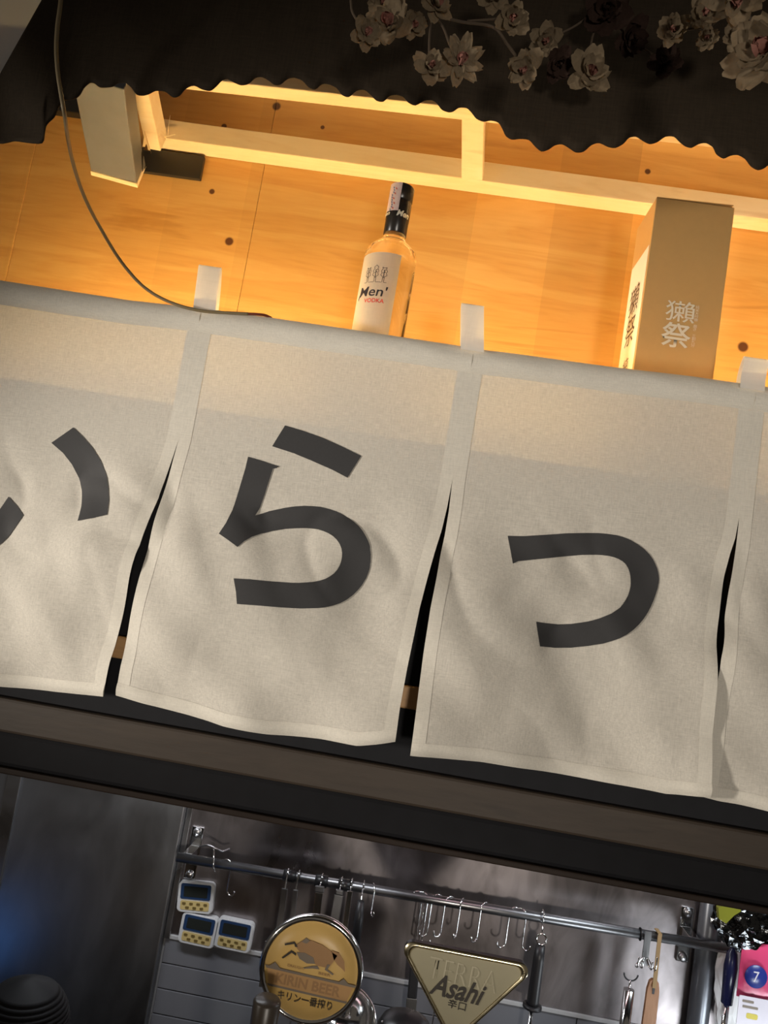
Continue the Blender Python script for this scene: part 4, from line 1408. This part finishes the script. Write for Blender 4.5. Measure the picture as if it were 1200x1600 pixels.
# white plastic bag behind
wc = at(1180, 1500, 1.70)
bm = bmesh.new()
bmesh.ops.create_icosphere(bm, subdivisions=4, radius=1.0)
for v in bm.verts:
    q = v.co.copy()
    d = 1 + 0.16 * noise.noise(q * 2.0 + Vector((5, 5, 5))) + 0.10 * noise.noise(q * 5.0)
    v.co = wc + Vector((q.x * 0.075 * d, q.y * 0.025 * d, q.z * 0.15 * d - 0.05))
me = bpy.data.meshes.new('plastic_bag')
bm.to_mesh(me)
bm.free()
tag(link('plastic_bag', me, M['white_bag']), 'white plastic bag hanging behind the pink packet', 'bag')

# pink packet
pk_c = at(1186, 1518, 1.625)
pk = thing('snack_packet', pk_c, 'pink packet with a blue number seven disc hanging at the right edge', 'packet')


def pillow(w_, h_, th_, c, mat, name, sh=0.0):
    def f(sgn):
        def g(s, t):
            u, v = s * 2 - 1, t * 2 - 1
            b = (1 - u ** 4) * (1 - v ** 4)
            return Vector((c.x + u * w_ / 2, c.y + sgn * (th_ * b + 0.0006) + 0.0015 * noise.noise(Vector((u * 4, v * 4, 1))), c.z - v * h_ / 2))
        return g
    mb = MB()
    mb.grid(f(-1), 16, 16)
    mb.grid(f(1), 16, 16)
    return mb.build(name, mat, pk)


pillow(0.088, 0.106, 0.007, pk_c + Vector((0.006, 0, 0)), M['pink'], 'packet_body')
dc = at(1181, 1526, 1.614)
dsk = MB().lathe([(0.0, -0.0008), (0.0215, -0.0006), (0.0215, 0.0012), (0.0, 0.0014)], dc, 28, FRONT).build('number_disc', M['packet_blue'], pk)
text('number', '7', M['packet_white'], flat(dc, X, Z, FRONT, 0.0018), 0.011, 0.020, dsk, 0.0)
lc2 = at(1180, 1582, 1.617)
lbp = MB().prism(rrect(0.076, 0.062, 0.003), lc2 + Vector((0.004, 0, -0.004)), X, Z, FRONT, 0.0012).build('packet_label', M['packet_white'], pk)
for i, (dx, dz, w2) in enumerate(((-0.020, 0.018, 0.022), (-0.016, 0.008, 0.030))):
    MB().prism(rrect(w2, 0.0045, 0.001, 2), lc2 + Vector((dx + w2 / 6, 0, dz)), X, Z, FRONT, 0.0016).build('print_line', M['badge_slate'], lbp)
MB().prism(rrect(0.022, 0.010, 0.003, 3), lc2 + Vector((-0.006, 0, -0.008)), X, Z, FRONT, 0.0016).build('print_patch', M['packet_yellow'], lbp)
# navy handled tool in front of the pole end
x, zt_ = hang(1146, 1474, 1.65)
zb_ = at(1138, 1568, 1.65).z
nv = thing('peeler', (x, 1.65, zb_ - 0.1), 'navy handled steel tool hanging between the pole and the pink packet', 'utensil')
MB().tube([(x, 1.65, zt_), (x, 1.65, zt_ - 0.010), (x, 1.65, zt_ - 0.018), (x, 1.65, zt_ - 0.045), (x, 1.65, zb_)], [0.004, 0.004, 0.010, 0.0135, 0.011], 16).build('handle', M['navy'], nv)
MB().tube([(x, 1.65, zb_ - 0.12), (x, 1.65, zb_)], 0.006, 14).build('shaft', M['chrome'], nv)

# =================================================================== BEER BADGES
def ring_pts(r, n=48):
    return [(r * math.cos(2 * math.pi * i / n), r * math.sin(2 * math.pi * i / n)) for i in range(n)]


YBG = 1.20
c1 = at(486, 1516, YBG)
kb = thing('beer_badge', (c1.x, YBG, 0.80), 'round gold beer tap badge with a running creature and lettering', 'badge')
R1 = 0.0755
MB().lathe([(0.0, -0.012), (R1 - 0.002, -0.012), (R1 + 0.0015, -0.010), (R1 + 0.0022, -0.007), (R1 + 0.0022, -0.002), (R1 - 0.001, 0.002), (R1 - 0.0045, 0.002), (R1 - 0.006, -0.001), (0.0, -0.001)], c1, 64, FRONT).build('rim', M['chrome'], kb)
face = MB().lathe([(0.0, -0.0005), (R1 - 0.0062, -0.0005), (R1 - 0.0062, 0.0004), (R1 * 0.5, 0.0022), (0.0, 0.003)], c1, 64, FRONT).build('badge_face', M['badge_gold'], kb)
MB().tube([(c1.x, YBG + 0.012, 0.80), (c1.x, YBG + 0.012, c1.z - R1 + 0.004)], 0.009, 14).build('stem', M['chrome'], kb)
TL = R(-2.0)
U1 = Vector((math.cos(TL), 0, math.sin(TL)))
V1 = Vector((-math.sin(TL), 0, math.cos(TL)))


def mark(parent, O, U, V, poly, mat, name, off=0.0034, thk=0.0005, sc=0.001):
    return MB().prism([(a * sc, b * sc) for a, b in poly], O + FRONT * off, U, V, FRONT, thk).build(name, M[mat], parent)


# coordinates in mm about the badge centre
mark(face, c1, U1, V1, [(-64, -8), (66, -8), (60, -30), (-58, -30)], 'badge_band', 'banner')
mark(face, c1, U1, V1, [(-68, -5), (70, -5), (68, -8.5), (-66, -8.5)], 'badge_slate', 'banner_edge', 0.0036)
mark(face, c1, U1, V1, [(-60, -29.5), (62, -29.5), (60, -32.5), (-58, -32.5)], 'badge_slate', 'banner_edge', 0.0036)
text('lettering', 'KIRIN BEER', M['badge_brown'], flat(c1 + V1 * -0.019, U1, V1, FRONT, 0.0042), 0.098, 0.0145, face, 0.03)
text('lettering', 'キリン一番搾り', M['badge_print'], flat(c1 + V1 * -0.041, U1, V1, FRONT, 0.0042), 0.082, 0.0125, face, 0.006)
text('lettering', 'DRAUGHT', M['badge_brown'], flat(c1 + V1 * 0.0015 - U1 * 0.022, U1, V1, FRONT, 0.0042), 0.026, 0.0036, face)
text('lettering', 'BEER', M['badge_brown'], flat(c1 + V1 * 0.0005 + U1 * 0.021, U1, V1, FRONT, 0.0042), 0.018, 0.0036, face)
# running creature: body, mane, tail, legs
mark(face, c1, U1, V1, [(-30, 30), (-22, 39), (-8, 43), (10, 40), (24, 34), (34, 30), (30, 20), (24, 10), (8, 10), (-10, 16), (-20, 22)], 'badge_brown', 'creature_body')
mark(face, c1, U1, V1, [(24, 36), (36, 34), (46, 24), (50, 10), (44, 14), (36, 18), (30, 24)], 'badge_brown', 'creature_tail')
mark(face, c1, U1, V1, [(-26, 22), (-14, 24), (0, 20), (4, 12), (-8, 10), (-20, 14)], 'badge_slate', 'creature_chest', 0.0038)
mark(face, c1, U1, V1, [(-22, 38), (-16, 45), (-10, 42), (-14, 37)], 'badge_slate', 'creature_head', 0.0038)
mark(face, c1, U1, V1, [(-26, 30), (-32, 36), (-46, 30), (-45, 28), (-32, 33), (-30, 29)], 'badge_print', 'creature_leg', 0.0040)
mark(face, c1, U1, V1, [(-26, 20), (-34, 23), (-46, 10), (-44, 9), (-33, 20), (-26, 17)], 'badge_print', 'creature_leg', 0.0040)
mark(face, c1, U1, V1, [(8, 10), (0, 8), (-12, 3), (-10, 2), (2, 5), (12, 6)], 'badge_slate', 'creature_leg', 0.0040)
mark(face, c1, U1, V1, [(26, 16), (24, 8), (34, 4), (33, 2), (20, 7), (22, 15)], 'badge_slate', 'creature_leg', 0.0040)
mark(face, c1, U1, V1, [(-62, -5), (-54, 2), (-46, -5)], 'badge_slate', 'wave_mark', 0.0040)
mark(face, c1, U1, V1, [(44, -5), (50, 1), (58, -5)], 'badge_slate', 'wave_mark', 0.0040)

# triangle badge
tri_px = [(619, 1466), (843, 1509), (706, 1634)]
TP = [at(a, b, YBG) for a, b in tri_px]
tc_ = (TP[0] + TP[1] + TP[2]) / 3


def rounded(poly, r, n=8):
    out = []
    m = len(poly)
    for i in range(m):
        a, b, c = poly[i - 1], poly[i], poly[(i + 1) % m]
        u, v = (a - b).normalized(), (c - b).normalized()
        ang = u.angle(v)
        d = r / math.tan(ang / 2)
        ctr_ = b + (u + v).normalized() * (r / math.sin(ang / 2))
        s, e = b + u * d - ctr_, b + v * d - ctr_
        for k in range(n + 1):
            q = s.normalized().slerp(e.normalized(), k / n) * r
            out.append(ctr_ + q)
    return out


def tri_outline(shrink, r):
    pts = []
    base = [Vector((p.x - tc_.x, p.z - tc_.z, 0)) for p in TP]
    # inset each edge
    m = 3
    ins = []
    for i in range(m):
        a, b, c = base[i - 1], base[i], base[(i + 1) % m]
        u, v = (a - b).normalized(), (c - b).normalized()
        ang = u.angle(v)
        ins.append(b + (u + v).normalized() * (shrink / math.sin(ang / 2)))
    return [(p.x, p.y) for p in rounded(ins, r)]


tb = thing('beer_badge', (tc_.x, YBG, 0.80), 'rounded triangle beer tap badge in champagne gold with italic lettering', 'badge')
o_out = list(reversed(tri_outline(0.0, 0.0135)))
MB().prism(o_out, tc_ + Yv * 0.009, X, Z, FRONT, 0.009).build('badge_back', M['black'], tb)
# raised gold rim: ring between two outlines
oa, ob, oc = tri_outline(0.0, 0.0135), tri_outline(0.0025, 0.0125), tri_outline(0.0062, 0.0105)
n = len(oa)
vs = []
for oo, dy in ((oa, -0.0003), (ob, -0.0042), (oc, -0.0026), (oc, -0.0003)):
    vs += [Vector((tc_.x + a, YBG + dy, tc_.z + b)) for a, b in oo]
fs = [(j * n + i, j * n + (i + 1) % n, (j + 1) * n + (i + 1) % n, (j + 1) * n + i) for j in range(3) for i in range(n)]
MB().add(vs, fs, True).build('rim', M['gold'], tb)
tf_ = MB().prism(list(reversed(tri_outline(0.0066, 0.010))), tc_ + FRONT * 0.0002, X, Z, FRONT, 0.0012).build('badge_face', M['badge_olive'], tb)
TA = R(-2.5)
U2 = Vector((math.cos(TA), 0, math.sin(TA)))
V2 = Vector((-math.sin(TA), 0, math.cos(TA)))
text('lettering', 'TERRA', M['badge_pale'], flat(at(723, 1522, YBG), U2, V2, FRONT, 0.0020), 0.102, 0.030, tf_, -0.02)
text('lettering', 'TERRA', M['badge_olive'], flat(at(725, 1523, YBG), U2, V2, FRONT, 0.0023), 0.098, 0.027, tf_, -0.03)
text('lettering', 'Asahi', M['badge_print'], flat(at(716, 1545, YBG), U2, V2, FRONT, 0.0027), 0.074, 0.030, tf_, 0.02, 0.30)
text('lettering', '辛口', M['badge_print'], flat(at(714, 1569, YBG), U2, V2, FRONT, 0.0024), 0.027, 0.0125, tf_, 0.006)
MB().tube([(at(708, 1620, YBG).x, YBG + 0.010, 0.80), (at(708, 1620, YBG).x, YBG + 0.010, at(708, 1615, YBG).z)], 0.009, 14).build('stem', M['chrome'], tb)

# tap handle in front of the round badge
hx = at(415, 1580, 1.12)
ztop = at(417, 1560, 1.12).z
tp = thing('tap_handle', (hx.x, 1.12, 0.80), 'dark brown tap handle in front of the round badge', 'handle')
MB().lathe([(0.012, 0.0), (0.012, 0.03), (0.018, ztop - 0.80 - 0.06), (0.0195, ztop - 0.80 - 0.004), (0.0165, ztop - 0.80), (0.0, ztop - 0.80)], (hx.x, 1.12, 0.80), 24).build('grip', simple('dark_brown_grip', (0.045, 0.035, 0.026), 0.35), tp)
MB().lathe([(0.028, 0.0), (0.028, 0.006), (0.014, 0.012), (0.0125, 0.02)], (hx.x, 1.12, 0.8002), 24).build('collar', M['chrome'], tp)

# black dome between the badges
dx_ = at(632, 1610, 1.25)
dt = at(634, 1584, 1.25).z
dm = thing('drip_cap', (dx_.x, 1.25, 0.80), 'black domed cap with bright rivets left of the triangle badge', 'cap')
hd = dt - 0.80
MB().lathe([(0.034, 0.0), (0.034, hd - 0.045), (0.043, hd - 0.032), (0.043, hd - 0.022), (0.036, hd - 0.009), (0.022, hd - 0.002), (0.0, hd)], (dx_.x, 1.25, 0.80), 32).build('dome', M['black'], dm)
for k in range(7):
    a = -math.pi * (0.1 + 0.8 * k / 6)
    MB().lathe([(0.0026, 0), (0.0020, 0.0014), (0.0, 0.0018)], (dx_.x + 0.0375 * math.cos(a), 1.25 + 0.0375 * math.sin(a), 0.80 + hd - 0.012), 8, (math.cos(a), math.sin(a), 0.9)).build('rivet', M['chrome'], dm)

# ribbed black round lid in the lower left corner
cx = at(33, 1600, 1.15)
lt_ = at(33, 1526, 1.15).z
lid = thing('ribbed_lid', (cx.x, 1.15, 0.80), 'black ribbed round cap at the bottom left corner of the picture', 'cap')
hd = lt_ - 0.80
prof = [(0.056, 0.0)]
zc_ = 0.012
prof = [(0.050, 0.0), (0.056, 0.02), (0.058, hd - 0.11)]
RL = 0.066
for k in range(15):
    zz = hd - 0.100 + k * 0.0058
    for dz, dr in ((0.0, -0.0020), (0.0012, -0.0004), (0.0036, 0.0008), (0.0050, -0.0002)):
        e_ = max(0.0, zz + dz - (hd - RL * 1.05)) / (RL * 1.05)
        prof.append((RL * math.sqrt(max(0.02, 1 - e_ * e_)) + dr, zz + dz))
prof += [(0.018, hd - 0.004), (0.009, hd - 0.001), (0.0, hd)]
MB().lathe(prof, (cx.x, 1.15, 0.80), 96, wob=lambda t: 1 + 0.004 * math.cos(40 * t)).build('ribbed_dome', simple('matt_black_plastic', (0.006, 0.006, 0.007), 0.6, spec=0.25), lid)
